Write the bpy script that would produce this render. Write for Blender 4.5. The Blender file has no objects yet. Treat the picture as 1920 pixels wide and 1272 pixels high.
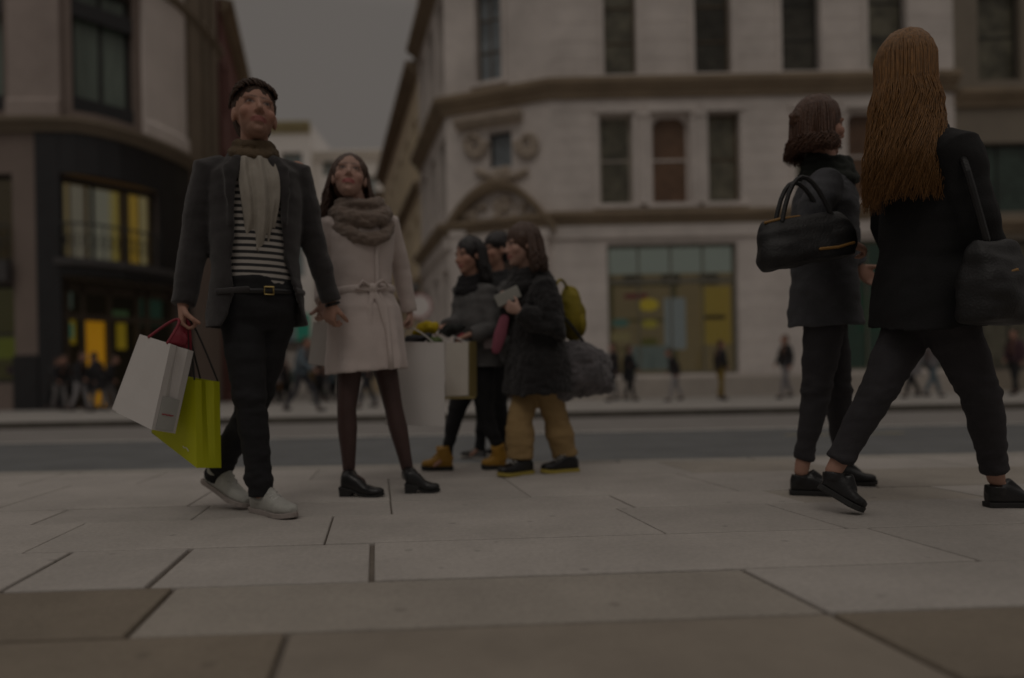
import bpy, math, random
import numpy as np
from mathutils import Vector, Matrix, noise
random.seed(7)
PI = math.pi
scene = bpy.context.scene
COL = scene.collection
V = Vector

# ---------------------------------------------------------------- camera
CAM_H = 0.55
FPX = 1280.0            # focal length in pixels of the 1920 px wide photograph
ROLL = math.radians(1.13)
HZ = 720.0
RV = V((math.cos(ROLL), 0, -math.sin(ROLL)))
UV = V((math.sin(ROLL), 0, math.cos(ROLL)))
FV = V((0, 1, 0))
cd = bpy.data.cameras.new('camera')
cam = bpy.data.objects.new('camera', cd)
COL.objects.link(cam)
cd.sensor_width = 36.0
cd.lens = FPX / 1920 * 36.0
cd.shift_y = (HZ - 636.0) / 1920
cd.clip_start = 0.05
cd.clip_end = 2000
m = Matrix((RV, UV, -FV)).transposed().to_4x4()
m.translation = V((0, 0, CAM_H))
cam.matrix_world = m
cd.dof.use_dof = True
cd.dof.focus_distance = 2.55
cd.dof.aperture_fstop = 0.72
scene.camera = cam

def P(px, py, Y):
    return V((0, 0, CAM_H)) + Y * (FV + RV * ((px - 960) / FPX) + UV * ((HZ - py) / FPX))
def G(px, py, z=0.0):
    d = FV + RV * ((px - 960) / FPX) + UV * ((HZ - py) / FPX)
    return V((0, 0, CAM_H)) + d * ((z - CAM_H) / d.z)

# ---------------------------------------------------------------- light
SUN_EL, SUN_AZ = math.radians(52), math.radians(190)     # azimuth clockwise from +Y
world = bpy.data.worlds.new('World')
scene.world = world
world.use_nodes = True
nt = world.node_tree
nt.nodes.clear()
def N(tree, t, **kw):
    n = tree.nodes.new(t)
    for k, v in kw.items():
        setattr(n, k, v)
    return n
sky = N(nt, 'ShaderNodeTexSky', sky_type='NISHITA', sun_disc=False)
sky.sun_elevation = SUN_EL
sky.sun_rotation = SUN_AZ
sky.dust_density = 4.0
hs = N(nt, 'ShaderNodeHueSaturation')
hs.inputs['Saturation'].default_value = 0.15
nt.links.new(sky.outputs[0], hs.inputs['Color'])
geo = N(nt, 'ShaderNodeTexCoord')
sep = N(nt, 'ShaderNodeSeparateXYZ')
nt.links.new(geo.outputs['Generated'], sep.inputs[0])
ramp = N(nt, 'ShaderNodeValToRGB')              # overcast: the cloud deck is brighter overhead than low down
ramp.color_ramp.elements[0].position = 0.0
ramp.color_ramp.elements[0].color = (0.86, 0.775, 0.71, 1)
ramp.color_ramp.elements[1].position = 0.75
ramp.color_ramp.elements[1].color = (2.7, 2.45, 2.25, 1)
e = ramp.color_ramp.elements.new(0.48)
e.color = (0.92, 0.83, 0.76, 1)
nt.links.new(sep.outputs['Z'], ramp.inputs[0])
ns = N(nt, 'ShaderNodeTexNoise')
ns.inputs['Scale'].default_value = 2.0
ns.inputs['Detail'].default_value = 3
mr = N(nt, 'ShaderNodeMapRange')
mr.inputs['To Min'].default_value = 0.95
mr.inputs['To Max'].default_value = 1.05
nt.links.new(geo.outputs['Generated'], ns.inputs['Vector'])
nt.links.new(ns.outputs[0], mr.inputs['Value'])
vm = N(nt, 'ShaderNodeVectorMath', operation='SCALE')
nt.links.new(ramp.outputs[0], vm.inputs[0])
nt.links.new(mr.outputs[0], vm.inputs['Scale'])
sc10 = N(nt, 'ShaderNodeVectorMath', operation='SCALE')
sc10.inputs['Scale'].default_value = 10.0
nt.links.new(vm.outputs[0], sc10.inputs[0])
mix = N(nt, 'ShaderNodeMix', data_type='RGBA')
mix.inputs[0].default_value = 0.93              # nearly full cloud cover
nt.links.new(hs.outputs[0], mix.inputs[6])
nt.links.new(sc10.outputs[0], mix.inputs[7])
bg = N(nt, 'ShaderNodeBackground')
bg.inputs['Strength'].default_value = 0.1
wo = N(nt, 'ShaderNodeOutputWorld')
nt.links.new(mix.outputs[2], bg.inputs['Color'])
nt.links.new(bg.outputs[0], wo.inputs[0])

sl = bpy.data.lights.new('sun', 'SUN')
sl.energy = 1.3
sl.angle = math.radians(20)
sl.color = (1.0, 0.93, 0.84)
sun = bpy.data.objects.new('sun', sl)
COL.objects.link(sun)
sd = V((math.sin(SUN_AZ) * math.cos(SUN_EL), math.cos(SUN_AZ) * math.cos(SUN_EL), math.sin(SUN_EL)))
sun.rotation_euler = sd.to_track_quat('Z', 'Y').to_euler()
sun.location = (0, -5, 30)
scene.view_settings.view_transform = 'Standard'
scene.view_settings.look = 'None'
scene.view_settings.exposure = -3.0
scene.view_settings.gamma = 1.0

# ---------------------------------------------------------------- materials
MATS = {}
def M(name, col, rough=0.8, var=0.12, scale=6.0, bump=0.0, bscale=60.0, metal=0.0, emit=None, es=0.0, island=0.0, spec=0.5, sheen=0.0, stretch=None):
    if name in MATS:
        return MATS[name]
    mt = bpy.data.materials.new(name)
    mt.use_nodes = True
    t = mt.node_tree
    p = t.nodes['Principled BSDF']
    p.inputs['Roughness'].default_value = rough
    p.inputs['Metallic'].default_value = metal
    p.inputs['Specular IOR Level'].default_value = spec
    if sheen:
        p.inputs['Sheen Weight'].default_value = sheen
        p.inputs['Sheen Roughness'].default_value = 0.5
    tc = N(t, 'ShaderNodeTexCoord')
    mp = N(t, 'ShaderNodeMapping')
    if stretch:
        mp.inputs['Scale'].default_value = stretch
    t.links.new(tc.outputs['Object'], mp.inputs[0])
    n1 = N(t, 'ShaderNodeTexNoise')
    n1.inputs['Scale'].default_value = scale
    n1.inputs['Detail'].default_value = 6
    n1.inputs['Roughness'].default_value = 0.65
    t.links.new(mp.outputs[0], n1.inputs['Vector'])
    r = N(t, 'ShaderNodeMapRange')
    r.inputs['From Min'].default_value = 0.3
    r.inputs['From Max'].default_value = 0.7
    r.inputs['To Min'].default_value = 1 - var
    r.inputs['To Max'].default_value = 1 + var
    t.links.new(n1.outputs[0], r.inputs['Value'])
    val = r.outputs[0]
    if island:
        g = N(t, 'ShaderNodeNewGeometry')
        r2 = N(t, 'ShaderNodeMapRange')
        r2.inputs['To Min'].default_value = 1 - island
        r2.inputs['To Max'].default_value = 1 + island
        t.links.new(g.outputs['Random Per Island'], r2.inputs['Value'])
        mu = N(t, 'ShaderNodeMath', operation='MULTIPLY')
        t.links.new(val, mu.inputs[0])
        t.links.new(r2.outputs[0], mu.inputs[1])
        val = mu.outputs[0]
    vs = N(t, 'ShaderNodeVectorMath', operation='SCALE')
    vs.inputs[0].default_value = col[:3]
    t.links.new(val, vs.inputs['Scale'])
    t.links.new(vs.outputs[0], p.inputs['Base Color'])
    if bump:
        n2 = N(t, 'ShaderNodeTexNoise')
        n2.inputs['Scale'].default_value = bscale
        n2.inputs['Detail'].default_value = 4
        t.links.new(tc.outputs['Object'], n2.inputs['Vector'])
        b = N(t, 'ShaderNodeBump')
        b.inputs['Strength'].default_value = bump
        b.inputs['Distance'].default_value = 0.01
        t.links.new(n2.outputs[0], b.inputs['Height'])
        t.links.new(b.outputs[0], p.inputs['Normal'])
    if emit:
        p.inputs['Emission Color'].default_value = (*emit, 1)
        p.inputs['Emission Strength'].default_value = es
    MATS[name] = mt
    return mt

def attr_mat(name, rough=0.55, bump=0.0):
    mt = bpy.data.materials.new(name)
    mt.use_nodes = True
    t = mt.node_tree
    p = t.nodes['Principled BSDF']
    p.inputs['Roughness'].default_value = rough
    p.inputs['Subsurface Weight'].default_value = 0.0
    a = N(t, 'ShaderNodeAttribute', attribute_name='tone')
    t.links.new(a.outputs['Color'], p.inputs['Base Color'])
    MATS[name] = mt
    return mt

def stripe_mat(name, c1, c2, period, duty=0.5, axis='Z'):
    mt = bpy.data.materials.new(name)
    mt.use_nodes = True
    t = mt.node_tree
    p = t.nodes['Principled BSDF']
    p.inputs['Roughness'].default_value = 0.9
    tc = N(t, 'ShaderNodeTexCoord')
    s = N(t, 'ShaderNodeSeparateXYZ')
    t.links.new(tc.outputs['Object'], s.inputs[0])
    mo = N(t, 'ShaderNodeMath', operation='FLOORED_MODULO')
    mo.inputs[1].default_value = period
    t.links.new(s.outputs[axis], mo.inputs[0])
    gt = N(t, 'ShaderNodeMath', operation='GREATER_THAN')
    gt.inputs[1].default_value = period * duty
    t.links.new(mo.outputs[0], gt.inputs[0])
    mx = N(t, 'ShaderNodeMix', data_type='RGBA')
    mx.inputs[6].default_value = (*c1, 1)
    mx.inputs[7].default_value = (*c2, 1)
    t.links.new(gt.outputs[0], mx.inputs[0])
    t.links.new(mx.outputs[2], p.inputs['Base Color'])
    MATS[name] = mt
    return mt

def glass_mat(name, tint=(0.9, 0.95, 0.93), clear=0.8):
    mt = bpy.data.materials.new(name)
    mt.use_nodes = True
    t = mt.node_tree
    t.nodes.remove(t.nodes['Principled BSDF'])
    out = t.nodes['Material Output']
    tr = N(t, 'ShaderNodeBsdfTransparent')
    tr.inputs[0].default_value = (*[c * clear for c in tint], 1)
    gl = N(t, 'ShaderNodeBsdfGlossy')
    gl.inputs['Roughness'].default_value = 0.05
    fr = N(t, 'ShaderNodeFresnel')
    fr.inputs[0].default_value = 1.5
    mx = N(t, 'ShaderNodeMixShader')
    t.links.new(fr.outputs[0], mx.inputs[0])
    t.links.new(tr.outputs[0], mx.inputs[1])
    t.links.new(gl.outputs[0], mx.inputs[2])
    t.links.new(mx.outputs[0], out.inputs[0])
    MATS[name] = mt
    return mt

# ---------------------------------------------------------------- object helpers
def tag(o, label=None, cat=None, group=None, kind=None):
    if label: o['label'] = label
    if cat: o['category'] = cat
    if group: o['group'] = group
    if kind: o['kind'] = kind
    return o
def empty(name, loc, label, cat, group=None):
    o = bpy.data.objects.new(name, None)
    o.empty_display_size = 0.2
    COL.objects.link(o)
    o.location = loc
    return tag(o, label, cat, group)

class MB:
    def __init__(s):
        s.v = []; s.f = []
    def add(s, vs, fs):
        b = len(s.v)
        s.v += [tuple(p) for p in vs]
        s.f += [tuple(i + b for i in f) for f in fs]
        return s
    def hexa(s, c):          # 8 corners: bottom ring 0-3, top ring 4-7
        return s.add(c, [(0, 3, 2, 1), (4, 5, 6, 7), (0, 1, 5, 4), (1, 2, 6, 5), (2, 3, 7, 6), (3, 0, 4, 7)])
    def box(s, c, sz, mx=None):
        x, y, z = [k / 2 for k in sz]
        c = V(c)
        pts = [V(p) for p in [(-x, -y, -z), (x, -y, -z), (x, y, -z), (-x, y, -z), (-x, -y, z), (x, -y, z), (x, y, z), (-x, y, z)]]
        if mx is not None:
            pts = [mx @ (c + p) for p in pts]
        else:
            pts = [c + p for p in pts]
        return s.hexa(pts)
    def loft(s, rings, cap=True):
        n = len(rings[0]); vs = [p for r in rings for p in r]; fs = []
        for i in range(len(rings) - 1):
            for j in range(n):
                k = (j + 1) % n
                fs.append((i * n + j, i * n + k, (i + 1) * n + k, (i + 1) * n + j))
        if cap:
            fs.append(tuple(reversed(range(n))))
            fs.append(tuple((len(rings) - 1) * n + j for j in range(n)))
        return s.add(vs, fs)
    def tube(s, pts, rad, n=12, ref=None, flat=1.0, dome=True):
        pts = [V(p) for p in pts]
        if not isinstance(rad, (list, tuple)):
            rad = [rad] * len(pts)
        rings = []
        ref = V(ref) if ref is not None else None
        prev = None
        L = len(pts)
        seq = []
        for i in range(L):
            a = pts[max(i - 1, 0)]; b = pts[min(i + 1, L - 1)]
            t = (b - a).normalized()
            seq.append((pts[i], t, rad[i]))
        if dome:
            p0, t0, r0 = seq[0]; p1, t1, r1 = seq[-1]
            seq = [(p0 - t0 * r0 * 0.85, t0, r0 * 0.4), (p0 - t0 * r0 * 0.5, t0, r0 * 0.82)] + seq + [(p1 + t1 * r1 * 0.5, t1, r1 * 0.82), (p1 + t1 * r1 * 0.85, t1, r1 * 0.4)]
        for c, t, r in seq:
            u = ref if ref is not None else prev
            if u is None or abs(u.dot(t)) > 0.95:
                u = V((1, 0, 0)) if abs(t.x) < 0.8 else V((0, 1, 0))
            u = (u - t * u.dot(t)).normalized()
            w = t.cross(u)
            prev = u
            rings.append([c + u * (r * math.cos(2 * PI * k / n)) + w * (r * flat * math.sin(2 * PI * k / n)) for k in range(n)])
        return s.loft(rings)
    def ell(s, c, ax, n=16, m=10):
        c = V(c); a, b, d = [V(q) for q in ax]
        rings = []
        for i in range(1, m):
            th = PI * i / m
            rings.append([c + a * (math.sin(th) * math.cos(2 * PI * k / n)) + b * (math.sin(th) * math.sin(2 * PI * k / n)) - d * math.cos(th) for k in range(n)])
        return s.loft(rings)
    def sphere(s, c, r, n=12, m=8):
        return s.ell(c, ((r, 0, 0), (0, r, 0), (0, 0, r)), n, m)
    def build(s, name, mat, parent=None, smooth=False, bevel=0.0):
        me = bpy.data.meshes.new(name)
        o0 = V(parent.location) if (parent is not None and parent.type == 'EMPTY') else V((0, 0, 0))
        if parent is not None and parent.type != 'EMPTY' and parent.parent is not None:
            o0 = V(parent.parent.location)
        me.from_pydata([tuple(V(p) - o0) for p in s.v], [], s.f)
        me.update()
        o = bpy.data.objects.new(name, me)
        COL.objects.link(o)
        me.materials.append(mat)
        if parent is not None:
            o.parent = parent
        if smooth:
            me.polygons.foreach_set('use_smooth', [True] * len(me.polygons))
        if bevel:
            b = o.modifiers.new('b', 'BEVEL')
            b.width = bevel; b.segments = 2; b.limit_method = 'ANGLE'
        return o

def fuse(name, mb, mat, parent, voxel=0.008, sm=3, disp=None, tone=None):
    me = bpy.data.meshes.new('tmp')
    me.from_pydata(mb.v, [], mb.f)
    me.update()
    o = bpy.data.objects.new('tmp', me)
    COL.objects.link(o)
    r = o.modifiers.new('r', 'REMESH'); r.mode = 'VOXEL'; r.voxel_size = voxel
    if sm:
        s = o.modifiers.new('s', 'SMOOTH'); s.iterations = sm; s.factor = 0.5
    dg = bpy.context.evaluated_depsgraph_get()
    dg.update()
    me2 = bpy.data.meshes.new_from_object(o.evaluated_get(dg))
    bpy.data.objects.remove(o)
    bpy.data.meshes.remove(me)
    n = len(me2.vertices)
    co = np.empty(n * 3); me2.vertices.foreach_get('co', co); co = co.reshape(-1, 3)
    if disp is not None:
        no = np.empty(n * 3); me2.vertices.foreach_get('normal', no); no = no.reshape(-1, 3)
        d = np.array([disp(V(p)) for p in co])
        co = co + no * d[:, None]
    if tone is not None:
        tc = tone(co)
        at = me2.color_attributes.new('tone', 'FLOAT_COLOR', 'POINT')
        at.data.foreach_set('color', np.hstack([tc, np.ones((n, 1))]).astype(np.float32).ravel())
    o0 = np.array(parent.location if parent is not None and parent.type == 'EMPTY' else (parent.parent.location if parent is not None and parent.parent is not None else (0, 0, 0)))
    me2.vertices.foreach_set('co', (co - o0).ravel())
    me2.name = name
    me2.materials.clear(); me2.materials.append(mat)
    me2.polygons.foreach_set('use_smooth', [True] * len(me2.polygons))
    me2.update()
    ob = bpy.data.objects.new(name, me2)
    COL.objects.link(ob)
    if parent is not None:
        ob.parent = parent
    return ob

def wrinkle(amp, sx=9.0, sz=9.0, seed=0.0):
    def f(p):
        q = V((p.x * sx + seed, p.y * sx, p.z * sz))
        return amp * (noise.noise(q) + 0.5 * noise.noise(q * 2.1))
    return f
# ================================================================ SETTING: ground
def sheet(name, x0, x1, y0, y1, z, mat):
    mb = MB()
    mb.add([(x0, y0, z), (x1, y0, z), (x1, y1, z), (x0, y1, z)], [(0, 1, 2, 3)])
    return tag(mb.build(name, mat), kind='structure')

asphalt = M('asphalt', (0.165, 0.172, 0.175), 0.85, 0.16, 1.4, 0.5, 130)
m_ground = M('ground_tarmac', (0.14, 0.14, 0.14), 0.9, 0.1, 0.5)
sheet('ground', -600, 600, -600, 600, -0.17, m_ground)
sheet('road', -80, 80, 4.7, 12.9, -0.125, asphalt)
strip = M('loading_strip_tarmac', (0.27, 0.255, 0.242), 0.85, 0.1, 1.5, 0.2, 90)
sheet('loading_strip', -80, 80, 9.25, 12.88, -0.12, strip)
paint_w = M('worn_road_paint', (0.75, 0.73, 0.68), 0.7, 0.25, 3.0)
sheet('road_marking', -80, 80, 9.10, 9.21, -0.116, paint_w)
paint_y = M('yellow_road_paint', (0.5, 0.44, 0.25), 0.7, 0.3, 3.0)
sheet('gutter_line', 3.2, 4.6, 8.0, 8.07, -0.116, paint_y)

kerb_m = M('kerb_granite', (0.36, 0.34, 0.31), 0.8, 0.15, 8.0, 0.2, 80, island=0.08)
kerb_dark = M('kerb_granite_shaded', (0.10, 0.09, 0.075), 0.85, 0.25, 3.0, 0.2, 80, island=0.1)  # far kerb: shade on its face and gutter put into the colour
def kerb(name, y0, y1, mat, x0=-60, x1=60, step=0.92):
    mb = MB(); x = x0
    while x < x1:
        mb.box((x + step / 2, (y0 + y1) / 2, -0.08), (step - 0.008, y1 - y0, 0.165))
        x += step
    return tag(mb.build(name, mat, bevel=0.012), kind='structure')
kerb('near_kerb', 4.64, 4.80, kerb_m)
kerb('far_kerb', 12.88, 13.12, kerb_dark)

# near pavement: York stone slabs laid in courses, real joints
slab_m = M('york_stone', (0.445, 0.416, 0.386), 0.78, 0.14, 1.7, 0.3, 70, island=0.07)
slab_b = M('york_stone_brown', (0.25, 0.212, 0.165), 0.78, 0.2, 1.5, 0.3, 70, island=0.08)
slab_k = M('york_stone_warm', (0.375, 0.342, 0.30), 0.78, 0.16, 1.6, 0.3, 70, island=0.06)
def grit(mt, strength=0.5):
    t = mt.node_tree; p = t.nodes['Principled BSDF']
    src = p.inputs['Base Color'].links[0].from_socket
    tc = N(t, 'ShaderNodeTexCoord')
    vo = N(t, 'ShaderNodeTexVoronoi'); vo.inputs['Scale'].default_value = 5.5; vo.inputs['Randomness'].default_value = 1.0
    t.links.new(tc.outputs['Object'], vo.inputs['Vector'])
    mp = N(t, 'ShaderNodeMapRange'); mp.inputs['From Min'].default_value = 0.06; mp.inputs['From Max'].default_value = 0.10
    mp.inputs['To Min'].default_value = 0.78; mp.inputs['To Max'].default_value = 1.0
    t.links.new(vo.outputs['Distance'], mp.inputs['Value'])
    n_ = N(t, 'ShaderNodeTexNoise'); n_.inputs['Scale'].default_value = 55; n_.inputs['Detail'].default_value = 5
    t.links.new(tc.outputs['Object'], n_.inputs['Vector'])
    m2 = N(t, 'ShaderNodeMapRange'); m2.inputs['From Min'].default_value = 0.35; m2.inputs['From Max'].default_value = 0.65
    m2.inputs['To Min'].default_value = 0.93; m2.inputs['To Max'].default_value = 1.05
    t.links.new(n_.outputs[0], m2.inputs['Value'])
    mu = N(t, 'ShaderNodeMath', operation='MULTIPLY'); t.links.new(mp.outputs[0], mu.inputs[0]); t.links.new(m2.outputs[0], mu.inputs[1])
    v = N(t, 'ShaderNodeVectorMath', operation='SCALE'); t.links.new(src, v.inputs[0]); t.links.new(mu.outputs[0], v.inputs['Scale'])
    t.links.new(v.outputs[0], p.inputs['Base Color'])
for q_ in (slab_m, slab_b, slab_k):
    grit(q_)
mortar = M('joint_sand', (0.18, 0.155, 0.13), 0.95, 0.2, 20)
rot = Matrix.Rotation(math.radians(1.2), 4, 'Z')
# clip the slabs to the kerb with a plain mortar bed below
sheet('pavement_bed', -60, 60, -40, 4.64, -0.012, mortar)
rows = [-3.0, -2.2, -1.4, -0.7, -0.1, 0.42, 0.84, 1.2, 1.57, 1.955, 2.43, 2.95, 3.3, 4.06, 4.635]
fixed = {9: [-5.0, -4.1, -3.3, -2.6, -2.05, -1.48, -1.08, -0.456, 1.33, 2.3, 3.1, 4.2],
         8: [-4.8, -3.9, -2.9, -1.9, -1.0, 0.607, 1.9, 2.9, 4.1],
         7: [-4.2, -3.3, -2.2, -1.4, -0.64, 0.607, 1.6, 2.6, 3.9]}
parts = {'a': MB(), 'b': MB(), 'k': MB(), 'm': MB()}
slab_mid = M('york_stone_mid', (0.29, 0.253, 0.208), 0.78, 0.2, 1.5, 0.3, 70, island=0.05)
for i in range(len(rows) - 1):
    y0, y1 = rows[i], rows[i + 1]
    if i in fixed:
        xs = [-12, -11, -10, -9, -8, -7, -6] + fixed[i] + [5, 6, 7, 8, 9, 10, 11, 12]
    else:
        xs = []; x = -14 + random.random()
        while x < 14:
            xs.append(x); x += random.uniform(0.65, 1.25)
    for a, b in zip(xs[:-1], xs[1:]):
        g = (0.005 + random.random() * 0.003) * (1 if i < 10 else .45)
        if i == 9 and a < -.4: g = 0.008
        q = 'a'
        if i <= 8:
            q = 'k'
            if i <= 7: q = 'b' if (a < -0.7 or a > 0.5) else 'm'
            if i == 8: q = 'b' if (a < -1.2 or a > 1.8) else ('k' if a < .5 else 'a')
        if i >= 9 and a > 1.3 and random.random() < 0.5: q = 'k'
        dz = random.uniform(-0.002, 0.002)
        x0, x1 = a + g, b - g
        yy0, yy1 = y0 + g, y1 - g
        sk = 0 if i > 12 else 1
        def R(x, y, z):
            return (x - 0.2 * (y - 2.19), y + SL * x, z)
        SL = 0.045
        if i == 12:
            c = [(x0 - .2 * (yy0 - 2.19), yy0 + SL * x0, 0), (x1 - .2 * (yy0 - 2.19), yy0 + SL * x1, 0), (x1 - .2 * (yy1 - 2.19), yy1, 0), (x0 - .2 * (yy1 - 2.19), yy1, 0)]
        elif i == 13:
            c = [(x0 - .4, yy0, 0), (x1 - .4, yy0, 0), (x1 - .5, yy1, 0), (x0 - .5, yy1, 0)]
        else:
            c = [R(x0, yy0, 0), R(x1, yy0, 0), R(x1, yy1, 0), R(x0, yy1, 0)]
        # c z: top at dz, bottom -0.05
        parts[q].hexa([(p[0], p[1], -0.05) for p in c] + [(p[0], p[1], dz) for p in c])
for q, mm in (('a', slab_m), ('b', slab_b), ('k', slab_k), ('m', slab_mid)):
    tag(parts[q].build('pavement', mm, bevel=0.006), kind='structure')
mb = MB()
mb.add([(-60, -40, 0), (-14, -40, 0), (-14, 4.63, 0), (-60, 4.63, 0)], [(0, 1, 2, 3)])
mb.add([(14, -40, 0), (60, -40, 0), (60, 4.63, 0), (14, 4.63, 0)], [(0, 1, 2, 3)])
mb.add([(-14, -40, 0), (14, -40, 0), (14, -3.3, 0), (-14, -3.3, 0)], [(0, 1, 2, 3)])
tag(mb.build('pavement', slab_m), kind='structure')

# far pavement with faint joints, runs on into the side street
fp = M('far_paving', (0.42, 0.40, 0.375), 0.8, 0.09, 0.9, 0.2, 60, island=0.05)
sheet('far_pavement_bed', -70, 70, 13.1, 200, -0.012, mortar)
mb = MB()
y = 13.13
while y < 24:
    x = -30 + random.random()
    while x < 30:
        w = random.uniform(0.7, 1.1)
        mb.box((x + w / 2, y + 0.31, -0.03), (w - 0.012, 0.608, 0.06)); x += w
    y += 0.62
mb.box((0, 25.8 + 60, -0.03), (140, 123.0, 0.06))
tag(mb.build('far_pavement', fp), kind='structure')

# ================================================================ BUILDINGS
class Path:
    def __init__(s, pts):
        s.p = [V((a, b, 0)) for a, b in pts]
        s.cum = [0]
        for a, b in zip(s.p[:-1], s.p[1:]):
            s.cum.append(s.cum[-1] + (b - a).length)
        s.L = s.cum[-1]
    def seg(s, t):
        for i in range(len(s.p) - 1):
            if t <= s.cum[i + 1] + 1e-9 or i == len(s.p) - 2:
                return i
    def pos(s, t, z=0, o=0):
        i = s.seg(t); a, b = s.p[i], s.p[i + 1]
        d = (b - a).normalized()
        q = a + d * (t - s.cum[i])
        n = V((d.y, -d.x, 0))
        return V((q.x + n.x * o, q.y + n.y * o, z))
    def at(s, px):          # arc length where the plan line is seen at this column (first crossing)
        best = None
        for i in range(len(s.p) - 1):
            a, b = s.p[i], s.p[i + 1]
            k = (px - 960) / FPX
            den = (b.x - a.x) - k * (b.y - a.y)
            if abs(den) < 1e-9: continue
            t = (k * a.y - a.x) / den
            if -1e-6 <= t <= 1 + 1e-6:
                return s.cum[i] + t * (b - a).length
        return None
    def sweep(s, mb, prof, t0=0, t1=None):
        """closed profile [(offset, z)] swept along the plan line with mitred corners"""
        t1 = s.L if t1 is None else t1
        ts = [t0] + [c for c in s.cum if t0 + 1e-4 < c < t1 - 1e-4] + [t1]
        rings = []
        for t in ts:
            i = s.seg(t - 1e-6) if t > 0 else 0
            j = min(s.seg(t + 1e-6), len(s.p) - 2)
            d1 = (s.p[i + 1] - s.p[i]).normalized(); d2 = (s.p[j + 1] - s.p[j]).normalized()
            n1 = V((d1.y, -d1.x, 0)); n2 = V((d2.y, -d2.x, 0))
            n = (n1 + n2)
            n = n / max(0.3, n.dot(n1))
            q = s.pos(t)
            rings.append([V((q.x + n.x * o, q.y + n.y * o, z)) for o, z in prof])
        mb.loft(rings)
        return mb

def wall(mb, path, z0, z1, ops, depth=0.35, back=0.5, t0=0, t1=None):
    """skin with openings ops=[(s0,s1,z0,z1)], reveals, and a rear skin"""
    t1 = path.L if t1 is None else t1
    S = sorted(set([t0, t1] + [c for c in path.cum if t0 < c < t1] + [o[0] for o in ops] + [o[1] for o in ops]))
    Z = sorted(set([z0, z1] + [o[2] for o in ops] + [o[3] for o in ops]))
    for a, b in zip(S[:-1], S[1:]):
        if b - a < 1e-6: continue
        for c, d in zip(Z[:-1], Z[1:]):
            ms, mz = (a + b) / 2, (c + d) / 2
            if any(o[0] < ms < o[1] and o[2] < mz < o[3] for o in ops): continue
            i = path.seg(ms)
            A = path.pos(a + 1e-7, c); B = path.pos(b - 1e-7, c)
            mb.add([A, B, (B.x, B.y, d), (A.x, A.y, d)], [(0, 1, 2, 3)])
    for o in ops:
        if len(o) > 4 and o[4] == 'noreveal': continue
        A, B = path.pos(o[0] + 1e-7), path.pos(o[1] - 1e-7)
        u = (B - A).normalized(); n = V((u.y, -u.x, 0))
        A2, B2 = A - n * depth, B - n * depth
        za, zb = o[2], o[3]
        mb.add([(A.x, A.y, za), (A2.x, A2.y, za), (A2.x, A2.y, zb), (A.x, A.y, zb)], [(0, 1, 2, 3)])
        mb.add([(B.x, B.y, za), (B2.x, B2.y, za), (B2.x, B2.y, zb), (B.x, B.y, zb)], [(3, 2, 1, 0)])
        mb.add([(A.x, A.y, zb), (A2.x, A2.y, zb), (B2.x, B2.y, zb), (B.x, B.y, zb)], [(0, 1, 2, 3)])
        mb.add([(A.x, A.y, za), (A2.x, A2.y, za), (B2.x, B2.y, za), (B.x, B.y, za)], [(3, 2, 1, 0)])

def frame_at(path, s0, s1, o=0.0):
    A, B = path.pos(s0 + 1e-7, 0, 0), path.pos(s1 - 1e-7, 0, 0)
    u = (B - A).normalized(); n = V((u.y, -u.x, 0))
    m = Matrix((u, -n, V((0, 0, 1)))).transposed().to_4x4()
    m.translation = A + n * o
    return m, (B - A).length

m_frame = M('window_frame_dark', (0.03, 0.03, 0.028), 0.5, 0.1)
m_frame_b = M('window_frame_brown', (0.12, 0.085, 0.05), 0.6, 0.1)
m_frame_w = M('window_frame_pale', (0.42, 0.38, 0.33), 0.6, 0.1)
m_glass_d = M('glass_dark', (0.06, 0.057, 0.045), 0.12, 0.6, 1.6)
m_glass_g = M('glass_green', (0.05, 0.075, 0.062), 0.12, 0.4, 1.5)
m_glass_b = M('glass_pale_blue', (0.22, 0.25, 0.27), 0.15, 0.4, 1.5)
m_glass_r = M('glass_brown_blind', (0.15, 0.085, 0.05), 0.4, 0.35, 1.5)
m_glass_t = M('glass_taupe', (0.13, 0.122, 0.088), 0.3, 0.6, 1.9)
m_clear = glass_mat('shop_glass')

def window(parent, path, s0, s1, z0, z1, rec=0.28, nx=1, nz=2, fm=None, gm=None, fw=0.07, arch=False):
    fm = fm or m_frame; gm = gm or m_glass_d
    m, L = frame_at(path, s0, s1)
    mb = MB(); H = z1 - z0
    def bar(cx, cz, w, h, d=0.07):
        mb.box((cx, rec, cz), (w, d, h), m)
    bar(fw / 2, z0 + H / 2, fw, H - 0.006); bar(L - fw / 2, z0 + H / 2, fw, H - 0.006)
    bar(L / 2, z0 + fw / 2, L - 2 * fw, fw); bar(L / 2, z1 - fw / 2, L - 2 * fw, fw)
    for i in range(1, nx):
        bar(L * i / nx, z0 + H / 2, fw * 0.7, H - 2 * fw, 0.06)
    for i in range(1, nz):
        bar(L / 2, z0 + H * i / nz, L - 2 * fw, fw * 0.7, 0.05)
    if arch:
        r = L / 2
        pts = []
        for k in range(13):
            a = PI * k / 12
            pts.append((r - r * 0.98 * math.cos(a), z1 - r + r * 0.98 * math.sin(a)))
        for k in range(12):
            (xa, za), (xb, zb) = pts[k], pts[k + 1]
            f = [(xa, rec - 0.1, za), (xb, rec - 0.1, zb), (xb, rec - 0.1, z1 + 0.0), (xa, rec - 0.1, z1 + 0.0)]
            b = [(xa, rec + 0.03, za), (xb, rec + 0.03, zb), (xb, rec + 0.03, z1), (xa, rec + 0.03, z1)]
            mb.hexa([m @ V(p) for p in b + f])
    w = mb.build('window', fm, parent)
    g = MB(); g.box((L / 2, rec + 0.012, z0 + H / 2), (L - fw, 0.012, H - fw), m)
    g.build('pane', gm, w)
    return w

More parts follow.
